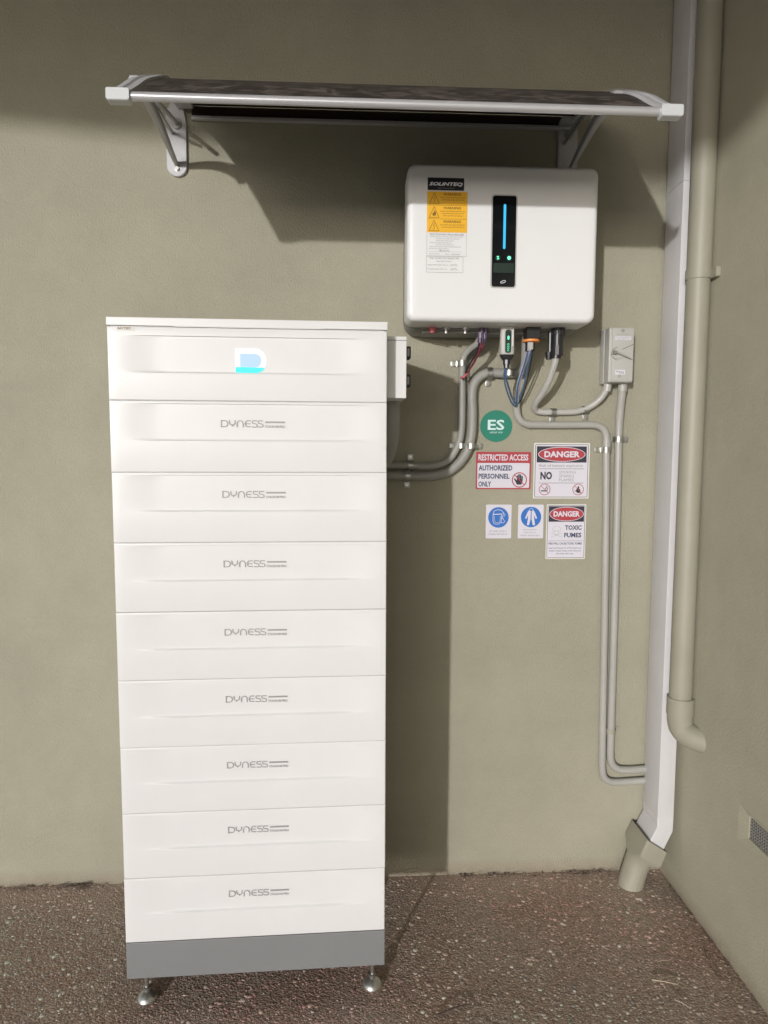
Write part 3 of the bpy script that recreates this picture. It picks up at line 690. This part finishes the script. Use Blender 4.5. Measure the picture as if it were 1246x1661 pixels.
    # terminal block with an orange seal
    bm = nb(); box(bm, .478, .516, -.145, -.105, 1.606, 1.639, .002, 1); tbk = obj('meter_plug', bm, 'black', t)
    bm = nb(); lathe(bm, [(.0215, 0), (.0230, .0015), (.0230, .0055), (.0215, .007)], (.494, -.128, 1.5985), 24); obj('seal', bm, 'orange', tbk, smooth=40)
    bm = nb(); cyl(bm, (.4915, -.128, 1.599), (0, 0, -1), .0135, .024, 8); obj('nut', bm, 'black', tbk, smooth=30)
    bm = nb(); box(bm, .4835, .4965, -.1425, -.135, 1.578, 1.597, .001, 1); obj('label_strip', bm, 'iso', tbk)
    # mains gland
    bm = nb(); cyl(bm, (.568, -.128, 1.640), (0, 0, -1), .0175, .022, 16); cyl(bm, (.5665, -.128, 1.619), (0, 0, -1), .0148, .032, 16); cyl(bm, (.5655, -.128, 1.590), (0, 0, -1), .0172, .026, 12); cyl(bm, (.564, -.128, 1.566), (0, 0, -1), .0135, .010, 16)
    for k in range(10):
        a = 2*PI*k/10; box(bm, .568+.0172*math.cos(a)-.0015, .568+.0172*math.cos(a)+.0015, -.128+.0172*math.sin(a)-.0015, -.128+.0172*math.sin(a)+.0015, 1.620, 1.639)
    mg = obj('mains_gland', bm, 'black', t, smooth=30)
    bm = nb(); cyl(bm, (.549, -.118, 1.632), (0, 0, -1), .006, .060, 10); cyl(bm, (.547, -.116, 1.575), (0, 0, -1), .010, .020, 10, .007); obj('earth_plug', bm, 'black', t, smooth=30)
inverter()

# ------------------------------------------------------------------ conduits and cables
def corrugated(name, pts, r, label, group=None, pitch=.005):
    P = resample(smooth_path(pts, 12), pitch/2); bm = nb()
    sweep(bm, P, lambda i: r*(1.0 if i % 2 else .84), 14)
    o = obj(name, bm, 'flex', smooth=True, label=label, category='conduit'); 
    if group: o['group'] = group
    return o
G1 = 'grey corrugated conduits on the wall'
corrugated('corrugated_conduit', [(-.15, -.014, 1.262), (0, -.014, 1.262), (.117, -.014, 1.2627), (.176, -.014, 1.2629), (.235, -.014, 1.2600), (.282, -.014, 1.274), (.311, -.014, 1.309), (.3255, -.014, 1.358), (.3270, -.014, 1.45), (.3260, -.014, 1.535), (.3300, -.018, 1.572), (.345, -.035, 1.592), (.362, -.065, 1.606), (.369, -.085, 1.645)], .0112,
           'thinner grey corrugated conduit, left of the pair, arching up under the inverter', G1)
corrugated('corrugated_conduit', [(-.15, -.0155, 1.232), (0, -.0155, 1.232), (.117, -.0155, 1.2335), (.176, -.0155, 1.2325), (.239, -.0155, 1.2328), (.293, -.0155, 1.2472), (.335, -.0155, 1.289), (.3545, -.0155, 1.3435), (.3575, -.0155, 1.414), (.3555, -.0155, 1.470), (.365, -.0155, 1.505), (.396, -.0155, 1.5275), (.450, -.0155, 1.5285), (.485, -.018, 1.531), (.497, -.05, 1.55), (.495, -.08, 1.64)], .0145,
           'thicker grey corrugated conduit, right of the pair, bending right below the inverter', G1)
corrugated('corrugated_conduit', [(.104, -.30, 1.425), (.105, -.298, 1.37), (.102, -.28, 1.325), (.092, -.22, 1.285), (.07, -.10, 1.262), (.02, -.045, 1.255), (-.05, -.04, 1.25)], .0225,
           'wide grey corrugated conduit dropping from the terminal box beside the cabinet', G1, .0055)

def conduit(name, pts, r, m, label, collars=(), n=14):
    P = resample(smooth_path(pts, 12), .006)
    t = thing(name, label, 'conduit', tuple(pts[0]), 'smooth grey electrical conduits')
    bm = nb(); sweep(bm, P, r, 16); obj('pipe', bm, m, t, smooth=50)
    for a, b in collars:
        bm = nb(); A, B = Vector(a), Vector(b); cyl(bm, A, B-A, r+.0022, (B-A).length, 18); obj('collar', bm, m, t, smooth=40)
    return t
def vertcorner(pts): return pts
conduit('electrical_conduit', [(.5635, -.128, 1.566), (.562, -.124, 1.545), (.556, -.10, 1.505), (.545, -.070, 1.468), (.535, -.036, 1.441), (.541, -.016, 1.424), (.562, -.013, 1.4185), (.59, -.013, 1.4185), (.633, -.013, 1.4190), (.668, -.013, 1.422), (.700, -.016, 1.434), (.728, -.025, 1.457), (.742, -.034, 1.485), (.745, -.035, 1.510)], .0092, 'pvc2',
        'pale flexible conduit curving from the black mains gland to the isolator', [((.743, -.034, 1.478), (.745, -.035, 1.502))])
conduit('electrical_conduit', [(.4845, -.022, 1.452), (.4850, -.018, 1.430), (.490, -.015, 1.408), (.503, -.0135, 1.390), (.525, -.0135, 1.3825), (.56, -.0135, 1.3815), (.62, -.0135, 1.3815), (.70, -.0135, 1.3825), (.725, -.0135, 1.3805), (.744, -.0135, 1.3700), (.7535, -.0135, 1.350), (.7550, -.0135, 1.325), (.7555, -.0135, 1.29), (.759, -.0135, 1.18), (.763, -.0135, 1.00), (.7665, -.0135, .80), (.770, -.0135, .55), (.773, -.0135, .38), (.7745, -.0135, .335), (.781, -.0135, .311), (.797, -.0135, .298), (.82, -.0135, .2945), (.87, -.0135, .2965), (.912, -.0135, .2985)], .0105, 'pvc',
        'grey conduit from the blue wires, left of the two long drops', [((.528, -.0135, 1.3823), (.518, -.0135, 1.3845)), ((.7545, -.0135, 1.340), (.7552, -.0135, 1.318)), ((.7625, -.0135, 1.285), (.7632, -.0135, 1.26))][:2])
conduit('electrical_conduit', [(.7890, -.034, 1.510), (.7892, -.030, 1.47), (.7895, -.020, 1.42), (.7900, -.0145, 1.37), (.7910, -.0145, 1.28), (.7930, -.0145, 1.10), (.7945, -.0145, .90), (.7960, -.0145, .65), (.7968, -.0145, .45), (.7972, -.0145, .385), (.802, -.0145, .357), (.817, -.0145, .340), (.84, -.0145, .3335), (.88, -.0145, .334), (.912, -.0145, .336)], .0112, 'pvc',
        'grey conduit straight down from the isolator, right of the two long drops', [((.7890, -.033, 1.478), (.7890, -.034, 1.502))])
def cable(name, m, pts, r, label, cat='cable', grp='loose wires below the inverter'):
    bm = nb(); sweep(bm, smooth_path(pts, 8), r, 8); obj(name, bm, m, smooth=True, label=label, category=cat, group=grp)
cable('cable', 'wire_red', [(.368, -.118, 1.612), (.366, -.11, 1.59), (.352, -.08, 1.560), (.338, -.05, 1.530), (.330, -.04, 1.520)], .0028, 'red wire from the violet plugs slanting down to the corrugated conduits')
cable('cable', 'wire_red', [(.358, -.122, 1.610), (.3575, -.11, 1.582), (.350, -.08, 1.552), (.338, -.052, 1.531), (.327, -.044, 1.515), (.322, -.044, 1.512)], .0024, 'second red wire, below the first, ending at the tie on the conduits')
cable('cable', 'wire_black', [(.356, -.12, 1.610), (.352, -.10, 1.578), (.338, -.07, 1.547), (.329, -.05, 1.525)], .0026, 'black wire beside the red ones left of the violet plugs')
cable('cable', 'wire_black', [(.335, -.030, 1.50), (.333, -.032, 1.535), (.335, -.034, 1.565), (.343, -.045, 1.580), (.357, -.07, 1.592)], .0018, 'thin black wire looping over beside the left corrugated conduit')
cable('cable_tie', 'pink', [(.318, -.040, 1.512), (.324, -.046, 1.513), (.332, -.047, 1.520), (.338, -.044, 1.527)], .0036, 'dark red tie wrapped where the wires meet the conduit', 'cable tie')
cable('cable', 'wire_blue', [(.4265, -.135, 1.531), (.428, -.12, 1.508), (.446, -.085, 1.480), (.460, -.055, 1.462), (.477, -.038, 1.440), (.484, -.03, 1.452)], .0026, 'dark blue wire from the green lit dongle to the conduit')
cable('cable', 'wire_blue', [(.4235, -.133, 1.531), (.425, -.115, 1.505), (.441, -.085, 1.470), (.464, -.05, 1.440), (.480, -.036, 1.434), (.486, -.024, 1.445)], .0022, 'dark blue wire hanging lowest below the green lit dongle')
cable('cable', 'wire_pale', [(.490, -.128, 1.578), (.486, -.10, 1.55), (.478, -.07, 1.50), (.480, -.045, 1.47), (.484, -.028, 1.445)], .0052, 'thick pale blue cable under the orange seal')
cable('cable', 'wire_blue', [(.496, -.128, 1.577), (.496, -.10, 1.545), (.494, -.07, 1.50), (.491, -.045, 1.465), (.486, -.028, 1.445)], .0022, 'blue wire right of the pale cable under the orange seal')
cable('cable', 'wire_black', [(.499, -.126, 1.577), (.501, -.10, 1.54), (.499, -.07, 1.495), (.495, -.045, 1.46), (.487, -.028, 1.440)], .0018, 'black wire, rightmost under the orange seal')
cable('cable', 'wire_blue', [(.487, -.130, 1.577), (.483, -.10, 1.54), (.475, -.07, 1.49), (.478, -.045, 1.455), (.484, -.028, 1.440)], .0022, 'blue wire left of the pale cable under the orange seal')

# metal saddles holding the conduits
def saddle(x, z, r, ang, label, m='galv', y=0.0, cr=None):
    """strap over a pipe that runs along local z, tab towards local +x turned by ang in the wall plane"""
    c = cr if cr else r+.0008
    t = thing('conduit_saddle', label, 'pipe clip', (x, 0, z), 'metal saddles holding the conduits')
    t.rotation_euler = (0, -math.radians(ang), 0)
    def strip(pts, wd, th):
        bm = nb(); loops = []
        for i, p in enumerate(pts):
            d = (Vector(pts[min(i+1, len(pts)-1)])-Vector(pts[max(0, i-1)])).normalized(); nn = Vector((d.y, -d.x))
            q = Vector(p)+nn*th
            loops.append([(p[0], p[1], -wd/2), (p[0], p[1], wd/2), (q.x, q.y, wd/2), (q.x, q.y, -wd/2)])
        return loft(bm, loops)
    arcp = [(-c*math.cos(a), -r-c*math.sin(a)) for a in np.linspace(0, PI, 15)]
    pts = [(-c, -.001)]+arcp+[(c, -.003), (c+.003, -.0015), (c+.016, -.0015)]
    bm = strip(pts, .0150, .0012); obj('strap', bm, m, t, world=False, smooth=35)
    bm = nb(); box(bm, c+.002, c+.0195, -.0030, -.0006, -.0085, .0085, .002, 2); obj('tab', bm, m, t, world=False, smooth=35)
    bm = nb(); cyl(bm, (c+.011, -.0028, 0), (0, -1, 0), .0045, .0018, 14, .0035); obj('screw', bm, 'steel' if m == 'galv' else m, t, world=False, smooth=35)
saddle(.3265, 1.556, .0125, 180, 'saddle with left tab, high on the left corrugated conduit')
saddle(.3262, 1.320, .0125, 180, 'saddle with left tab, lower on the left corrugated conduit')
saddle(.3545, 1.3195, .0155, 0, 'saddle with right tab on the thick corrugated conduit above the red sign')
saddle(.179, 1.2629, .0125, 90, 'saddle with upward tab just right of the cabinet')
saddle(.170, 1.2330, .0155, -90, 'saddle with downward tab just right of the cabinet')
saddle(.404, 1.528, .0155, -90, 'saddle with downward tab on the short level corrugated run above the green disc')
saddle(.463, 1.5290, .0155, 0, 'saddle with tab half hidden behind the blue wires')
saddle(.7912, 1.341, .0122, 0, 'saddle with right tab below the isolator')
saddle(.7556, 1.310, .0115, 180, 'saddle with left tab beside the large danger sign')
saddle(.690, 1.4270, .0105, -80, 'saddle on the pale flexible conduit, nearer the isolator')
saddle(.595, 1.4185, .0102, -90, 'saddle on the pale flexible conduit, above the level grey conduit')
saddle(.7965, .458, .0122, 0, 'painted saddle low on the right long drop', 'paintpipe')

# ------------------------------------------------------------------ isolator switch
def isolator():
    t = thing('isolator_switch', 'pale grey isolator switch box with a rotary knob between inverter and downpipe', 'switch', (.766, 0, 1.50))
    x0, x1, z0, z1 = .7315, .8010, 1.5000, 1.6515
    bm = nb(); box(bm, x0-.001, x1+.001, -.034, 0, z0-.001, z1+.001, .003, 2); obj('back_box', bm, 'iso', t, smooth=40)
    bm = nb(); box(bm, x0, x1, -.072, -.0355, z0, z1, .003, 3); box(bm, x0+.0075, x1-.001, -.0755, -.0715, z0+.003, z1-.002, .0015, 2); obj('cover', bm, 'iso', t, smooth=40)
    y = -.0757
    X = lambda px: .7315+(px-990)*.00178
    Zz = lambda py: 1.6515-(py-531)*.001685
    bm = nb(); ringp(bm, X(1010.5), Zz(534.5)-.003, .0055, .0055, .0012, y-.0003, 20); ell(bm, X(1010.5), Zz(534.5)-.003, .0028, .0028, y-.0003, 14); obj('screw', bm, 'iso_dark', t)
    bm = nb(); cyl(bm, (X(1007), y+.001, Zz(611)), (0, -1, 0), .0045, .0022, 14); obj('screw', bm, 'body', t, smooth=35)
    bm = nb(); fineprint(bm, X(1000), X(1021), Zz(542.5), .0030, y-.0002); obj('raised_print', bm, 'body', t)
    bm = nb(); rect(bm, X(998.5), X(1024), Zz(551.5), Zz(545.5), y-.0006, .0007); l = obj('rating_label', bm, 'paper', t)
    bm = nb(); fineprint(bm, X(1000), X(1023), Zz(547.3), .0026, y-.0009); fineprint(bm, X(1001), X(1022), Zz(550), .0022, y-.0009); obj('lettering', bm, 'iso_dark', l)
    bm = nb(); rect(bm, X(1000), X(1016), Zz(608.5), Zz(600.5), y-.0006, .0007); l = obj('rating_label', bm, 'paper', t)
    bm = nb(); text(bm, 'IP66', X(1006), X(1014), Zz(607), Zz(602.5), y-.0009, .01); rect(bm, X(1001.5), X(1005), Zz(604), Zz(602.5), y-.0009); obj('lettering', bm, 'iso_dark', l)
    cx, cz = X(1003), Zz(574)
    bm = nb(); cyl(bm, (cx, y+.001, cz), (0, -1, 0), .0155, .005, 28); kn = obj('knob', bm, 'iso', t, smooth=35)
    bm = nb()
    P = [Vector((X(996), y-.009, Zz(570.5))), Vector((X(1004), y-.009, Zz(574))), Vector((X(1025), y-.008, Zz(583.5)))]
    sweep(bm, P, lambda i: (.0036, .0030, .0014)[i], 8); obj('lever', bm, 'body', kn, smooth=40)
    bm = nb()
    stroke(bm, [(X(1007), Zz(568.5)), (X(1029), Zz(558))], .0022, y-.0005)
    stroke(bm, [(X(1000), Zz(567)), (X(994), Zz(570)), (X(992), Zz(576)), (X(995), Zz(581)), (X(1002), Zz(585))], .0016, y-.0005)
    stroke(bm, [(X(994), Zz(568)), (X(1002), Zz(563))], .0022, y-.0005)
    obj('dial_marks', bm, 'iso_dark', t)
    bm = nb(); box(bm, X(994), X(998.5), y-.016, y-.006, Zz(576), Zz(570), .001, 1); obj('lock_tab', bm, 'iso_dark', kn)
isolator()

# ------------------------------------------------------------------ signs on the wall
YS = -.0016
def sheet(name, label, x0, x1, z0, z1, m='paper', cat='sign', tilt=0):
    t = thing(name, label, cat, ((x0+x1)/2, 0, z0), 'safety signs stuck on the wall')
    bm = nb(); poly(bm, rrect(x0, x1, z0, z1, .003, 3), YS, .0015); obj('backing', bm, m, t); return t
y1, y2, y3 = YS-.0005, YS-.0010, YS-.0015
t = thing('round_sign', 'round green ES sign above the red restricted access sign', 'sign', (.4302, 0, 1.333), 'safety signs stuck on the wall')
bm = nb(); ell(bm, .4302, 1.3780, .0472, .0460, YS, 64, .0015); obj('backing', bm, 'green', t)
bm = nb(); text(bm, 'ES', .4050, .4540, 1.3665, 1.3965, y1, .022); fineprint(bm, .4120, .4490, 1.3595, .0048, y1); obj('lettering', bm, 'mint', t)

t = sheet('restricted_sign', 'red and white restricted access sign with a stop hand', .3725, .5355, 1.1935, 1.3030, 'red')
bm = nb(); poly(bm, rrect(.3765, .5310, 1.1975, 1.2705, .003, 3), y1); obj('panel', bm, 'paper', t)
bm = nb(); text(bm, 'RESTRICTED ACCESS', .3790, .5270, 1.2775, 1.2960, y1, .03); obj('lettering', bm, 'paper', t)
bm = nb(); text(bm, 'AUTHORIZED', .3800, .4800, 1.2480, 1.2640, y2, .03); text(bm, 'PERSONNEL', .3800, .4720, 1.2240, 1.2395, y2, .03); text(bm, 'ONLY', .3800, .4180, 1.2010, 1.2165, y2, .03); obj('lettering', bm, 'navy', t)
def nosign(t, cx, cz, r, icon, wd=.0028, m='red'):
    bm = nb(); icon(bm, cx, cz, r); obj('pictogram', bm, 'ink', t)
    bm = nb(); ringp(bm, cx, cz, r, r, wd, y3); stroke(bm, [(cx-r*.68, cz+r*.68), (cx+r*.68, cz-r*.68)], wd*.8, y3); obj('prohibition_ring', bm, m, t)
def hand(bm, cx, cz, r):
    s = r/1.0
    poly(bm, [(cx+a*s, cz+b*s) for a, b in ((-.32, -.62), (.28, -.62), (.42, -.2), (.44, .12), (-.30, .12), (-.34, -.05), (-.62, .22), (-.74, .14), (-.5, -.25))], y2)
    for a, l in ((-.27, .5), (-.06, .68), (.15, .62), (.36, .42)): poly(bm, rrect(cx+(a-.09)*s, cx+(a+.09)*s, cz+.10*s, cz+(.1+l)*s, .085*s, 3), y2)
nosign(t, .5015, 1.2210, .0225, hand)
def cigarette(bm, cx, cz, r):
    stroke(bm, [(cx-.65*r, cz-.25*r), (cx+.5*r, cz-.25*r)], r*.2, y2)
    stroke(bm, [(cx+.25*r, cz-.05*r), (cx+.1*r, cz+.2*r), (cx+.4*r, cz+.35*r), (cx+.3*r, cz+.65*r)], r*.12, y2)
    stroke(bm, [(cx+.55*r, cz-.05*r), (cx+.45*r, cz+.15*r), (cx+.65*r, cz+.3*r)], r*.12, y2)
def flame(bm, cx, cz, r):
    poly(bm, [(cx+a*r, cz+b*r) for a, b in ((-.15, -.6), (.25, -.6), (.42, -.3), (.35, .05), (.15, .1), (.2, .45), (-.05, .65), (-.1, .25), (-.3, .05), (-.38, -.3))], y2)
    stroke(bm, [(cx-.6*r, cz-.2*r), (cx+.5*r, cz-.65*r)], r*.12, y2)
t = sheet('danger_sign', 'large danger sign reading no smoking sparks flames', .5435, .7105, 1.1660, 1.3300, 'cream')
bm = nb(); rect(bm, .5480, .7055, 1.1705, 1.3250, YS-.00025, .0002); obj('panel', bm, 'paper', t)
bm = nb(); stroke(bm, rrect(.5480, .7055, 1.1705, 1.3250, .002, 2), .0014, y1, True); rect(bm, .5520, .7010, 1.2725, 1.3200, y1)
rect(bm, .5600, .6940, 1.2535, 1.2545, y1); rect(bm, .5600, .6940, 1.2115, 1.2125, y1)
text(bm, 'NO', .5640, .5990, 1.2220, 1.2455, y1, .045); obj('lettering', bm, 'ink', t)
bm = nb(); text(bm, 'Risk of battery explosion', .5600, .6900, 1.2575, 1.2670, y1, .01); text(bm, 'SMOKING', .6200, .6700, 1.2400, 1.2485, y1, .0); text(bm, 'SPARKS', .6200, .6650, 1.2285, 1.2370, y1, .0); text(bm, 'FLAMES', .6200, .6640, 1.2170, 1.2255, y1, .0); obj('lettering', bm, 'grey_ink', t)
bm = nb(); ell(bm, .6265, 1.2965, .0705, .0218, y2-.0001, 48); obj('oval_rim', bm, 'paper', t)
bm = nb(); ell(bm, .6265, 1.2965, .0685, .0200, y3, 48); ov = obj('oval', bm, 'red', t)
bm = nb(); text(bm, 'DANGER', .5740, .6800, 1.2875, 1.3060, y3-.0005, .04); obj('lettering', bm, 'paper', ov)
nosign(t, .5775, 1.1930, .0170, cigarette, .0018); nosign(t, .6780, 1.1930, .0170, flame, .0018)

t = sheet('toxic_sign', 'smaller danger sign reading toxic fumes, below the large one', .5855, .7050, .9850, 1.1490, 'cream')
bm = nb(); rect(bm, .5890, .7010, .9890, 1.1450, YS-.00025, .0002); obj('panel', bm, 'paper', t)
bm = nb(); stroke(bm, rrect(.5890, .7010, .9890, 1.1450, .002, 2), .0012, y1, True); rect(bm, .5920, .6985, 1.0970, 1.1430, y1)
rect(bm, .5930, .6980, 1.0395, 1.0402, y1); obj('border', bm, 'ink', t)
bm = nb(); text(bm, 'TOXIC', .6420, .6920, 1.0725, 1.0865, y1, .035); text(bm, 'FUMES', .6400, .6920, 1.0500, 1.0640, y1, .035)
text(bm, 'FIRE WILL CAUSE TOXIC FUMES', .5935, .6945, 1.0285, 1.0350, y1, .02)
fineprint(bm, .5945, .6935, 1.0180, .0034, y1); fineprint(bm, .5955, .6925, 1.0095, .0034, y1); fineprint(bm, .6170, .6700, 1.0010, .0034, y1); obj('lettering', bm, 'navy', t)
bm = nb(); ell(bm, .6455, 1.1200, .0515, .0212, y2-.0001, 48); obj('oval_rim', bm, 'paper', t)
bm = nb(); ell(bm, .6455, 1.1200, .0498, .0196, y3, 48); ov = obj('oval', bm, 'red', t)
bm = nb(); text(bm, 'DANGER', .6060, .6850, 1.1120, 1.1290, y3-.0005, .04); obj('lettering', bm, 'paper', ov)
bm = nb(); cx, cz = .6170, 1.0730
stroke(bm, [(cx+.0125*math.cos(a), cz+.011*math.sin(a)) for a in np.linspace(-.75, PI+.75, 20)], .0012, y1)
stroke(bm, [(cx-.009, cz-.0075), (cx-.006, cz-.009), (cx-.006, cz-.014), (cx+.006, cz-.014), (cx+.006, cz-.009), (cx+.009, cz-.0075)], .0012, y1)
for s in (-1, 1):
    ell(bm, cx+s*.0048, cz-.0035, .0026, .0022, y1, 12); stroke(bm, [(cx-s*.017, cz-.010), (cx+s*.017, cz-.022)], .0013, y1)
    stroke(bm, [(cx+s*.002, cz-.0140), (cx+s*.002, cz-.0110)], .0006, y1)
obj('skull_pictogram', bm, 'pale_ink', t)

t = sheet('face_shield_sign', 'small white sign with a blue disc showing a face shield', .4045, .4805, 1.0475, 1.1480)
bm = nb(); ell(bm, .4415, 1.1100, .0305, .0305, y1, 40); obj('disc', bm, 'blue', t)
bm = nb(); fineprint(bm, .4160, .4680, 1.0690, .0045, y1); fineprint(bm, .4110, .4710, 1.0600, .0045, y1); obj('lettering', bm, 'grey_ink', t)
bm = nb(); c, d = .4415, 1.110
stroke(bm, [(c-.016, d+.008), (c-.0165, d-.010), (c-.012, d-.019), (c+.002, d-.020), (c+.008, d-.012), (c+.009, d+.008)], .0017, y2)
stroke(bm, [(c-.017, d+.009), (c+.010, d+.010)], .0026, y2); stroke(bm, [(c-.016, d+.010), (c-.013, d+.019), (c-.003, d+.023), (c+.009, d+.021), (c+.014, d+.014), (c+.013, d+.004), (c+.010, d-.004)], .0017, y2)
stroke(bm, [(c-.012, d+.004), (c-.012, d-.009), (c-.008, d-.015), (c+.001, d-.015), (c+.005, d-.009), (c+.005, d+.004)], .0010, y2)
stroke(bm, [(c+.012, d-.002), (c+.020, d-.013), (c+.012, d-.017), (c+.008, d-.014)], .0016, y2); stroke(bm, [(c+.013, d+.016), (c+.020, d+.008), (c+.016, d+.002)], .0014, y2)
obj('pictogram', bm, 'paper', t)
t = sheet('coverall_sign', 'small white sign with a blue disc showing protective overalls', .5005, .5765, 1.0475, 1.1480)
bm = nb(); ell(bm, .5390, 1.1110, .0305, .0305, y1, 40); obj('disc', bm, 'blue', t)
bm = nb(); fineprint(bm, .5160, .5590, 1.0730, .0032, y1); fineprint(bm, .5190, .5570, 1.0650, .0032, y1); fineprint(bm, .5090, .5680, 1.0560, .0040, y1); obj('lettering', bm, 'grey_ink', t)
bm = nb(); c, d = .5390, 1.111
for s in (-1, 1):
    poly(bm, [(c+s*a, d+b) for a, b in ((.0012, .019), (.0075, .020), (.0115, .013), (.018, -.003), (.0145, -.006), (.0090, .005), (.0095, -.006), (.0125, -.024), (.0055, -.024), (.0015, -.006))][::s], y2)
stroke(bm, [(c-.006, d+.021), (c-.003, d+.0255), (c+.003, d+.0255), (c+.006, d+.021)], .0014, y2); obj('pictogram', bm, 'paper', t)

# ------------------------------------------------------------------ downpipe and painted pipe in the corner
def downpipe():
    t = thing('downpipe', 'pale grey rectangular downpipe in the corner, ending in a beige shoe', 'downpipe', (.85, -.065, 0))
    bm = nb(); box(bm, .9065, .9545, -.112, -.012, .207, 2.64, .003, 2); obj('pipe', bm, 'downpipe', t, smooth=35)
    bm = nb(); box(bm, .9050, .9560, -.1135, -.0105, 2.036, 2.039, .0008, 1); obj('joint', bm, 'downpipe', t)
    def sec(c, tx, hx, hy, r, n=5):
        # rounded rectangular section, centre c, leaning by angle tx in x-z
        out = []
        for a, b in rrect(-hx, hx, -hy, hy, r, n): out.append((c[0]+a*math.cos(tx), c[1]+b, c[2]+a*math.sin(tx)))
        return out
    bm = nb(); loft(bm, [sec((.9305, -.062, .235), 0, .0245, .0505, .0035), sec((.9305, -.062, .197), -.32, .0250, .0505, .0035), sec((.904, -.062, .140), -.58, .0255, .0508, .0035), sec((.895, -.062, .125), -.58, .0255, .0508, .0035)], (False, False)); obj('elbow', bm, 'downpipe', t, smooth=35)
    bm = nb(); loft(bm, [sec((.9055, -.0630, .150), -.58, .0355, .0570, .006), sec((.9050, -.0630, .148), -.58, .0370, .0590, .007), sec((.8880, -.0635, .104), -.54, .0385, .0595, .008), sec((.8845, -.0640, .097), -.52, .0380, .0560, .020), sec((.8760, -.0655, .082), -.45, .0362, .0400, .0350), sec((.868, -.066, .060), -.40, .0365, .0375, .0360), sec((.853, -.068, .010), -.28, .0365, .0370, .0360), sec((.850, -.069, -.01), -.1, .0365, .0370, .0360)], (False, False))
    sh = obj('shoe', bm, 'paintpipe', t, smooth=40)
    bm = nb(); cyl(bm, (.868, -.1120, .112), (-.2, -1, 0), .003, .003, 10); obj('screw', bm, 'iso_dark', sh)
    bm = nb()
    for a, b in ((.300, .203), (2.185, 2.135), (1.92, 1.80)): box(bm, .9060, .9070, -.1125, -.1115, b, a)
    obj('edge_highlight', bm, 'paper', t)  # pale slivers standing in for highlights on the lit front edge
downpipe()
def painted_pipe():
    px, py, r = .9405, -.150, .0318
    t = thing('drain_pipe', 'round beige painted pipe running down the corner and elbowing into the side wall', 'pipe', (px, py, .5))
    bm = nb(); cyl(bm, (px-.001, py, .565), (0, 0, 1), r*.965, 1.22, 32); obj('pipe', bm, 'paintpipe', t, smooth=40)
    bm = nb(); cyl(bm, (px, py, 1.79), (0, 0, 1), r, .86, 32); obj('pipe', bm, 'paintpipe', t, smooth=40)
    bm = nb(); cyl(bm, (px, py, 1.765), (0, 0, 1), r+.0022, .026, 32); cl = obj('clamp', bm, 'paintpipe', t, smooth=40)
    bm = nb(); box(bm, px+.020, XW+.001, py-.052, py-.022, 1.763, 1.790, .002, 1); obj('clamp_leg', bm, 'paintpipe', cl)
    bm = nb(); P = smooth_path([(px, py, .600), (px, py, .565), (px+.001, py, .545), (px+.006, py-.002, .523), (px+.016, py-.016, .511), (px+.030, py-.034, .506), (XW+.025, py-.062, .504)], 8)
    sweep(bm, P, lambda i: r*1.09 if i > 6 else r*1.10, 28); obj('elbow', bm, 'paintpipe', t, smooth=45)
    bm = nb(); cyl(bm, (px, py, .562), (0, 0, 1), r*1.15, .050, 32); obj('socket', bm, 'paintpipe', t, smooth=40)
painted_pipe()
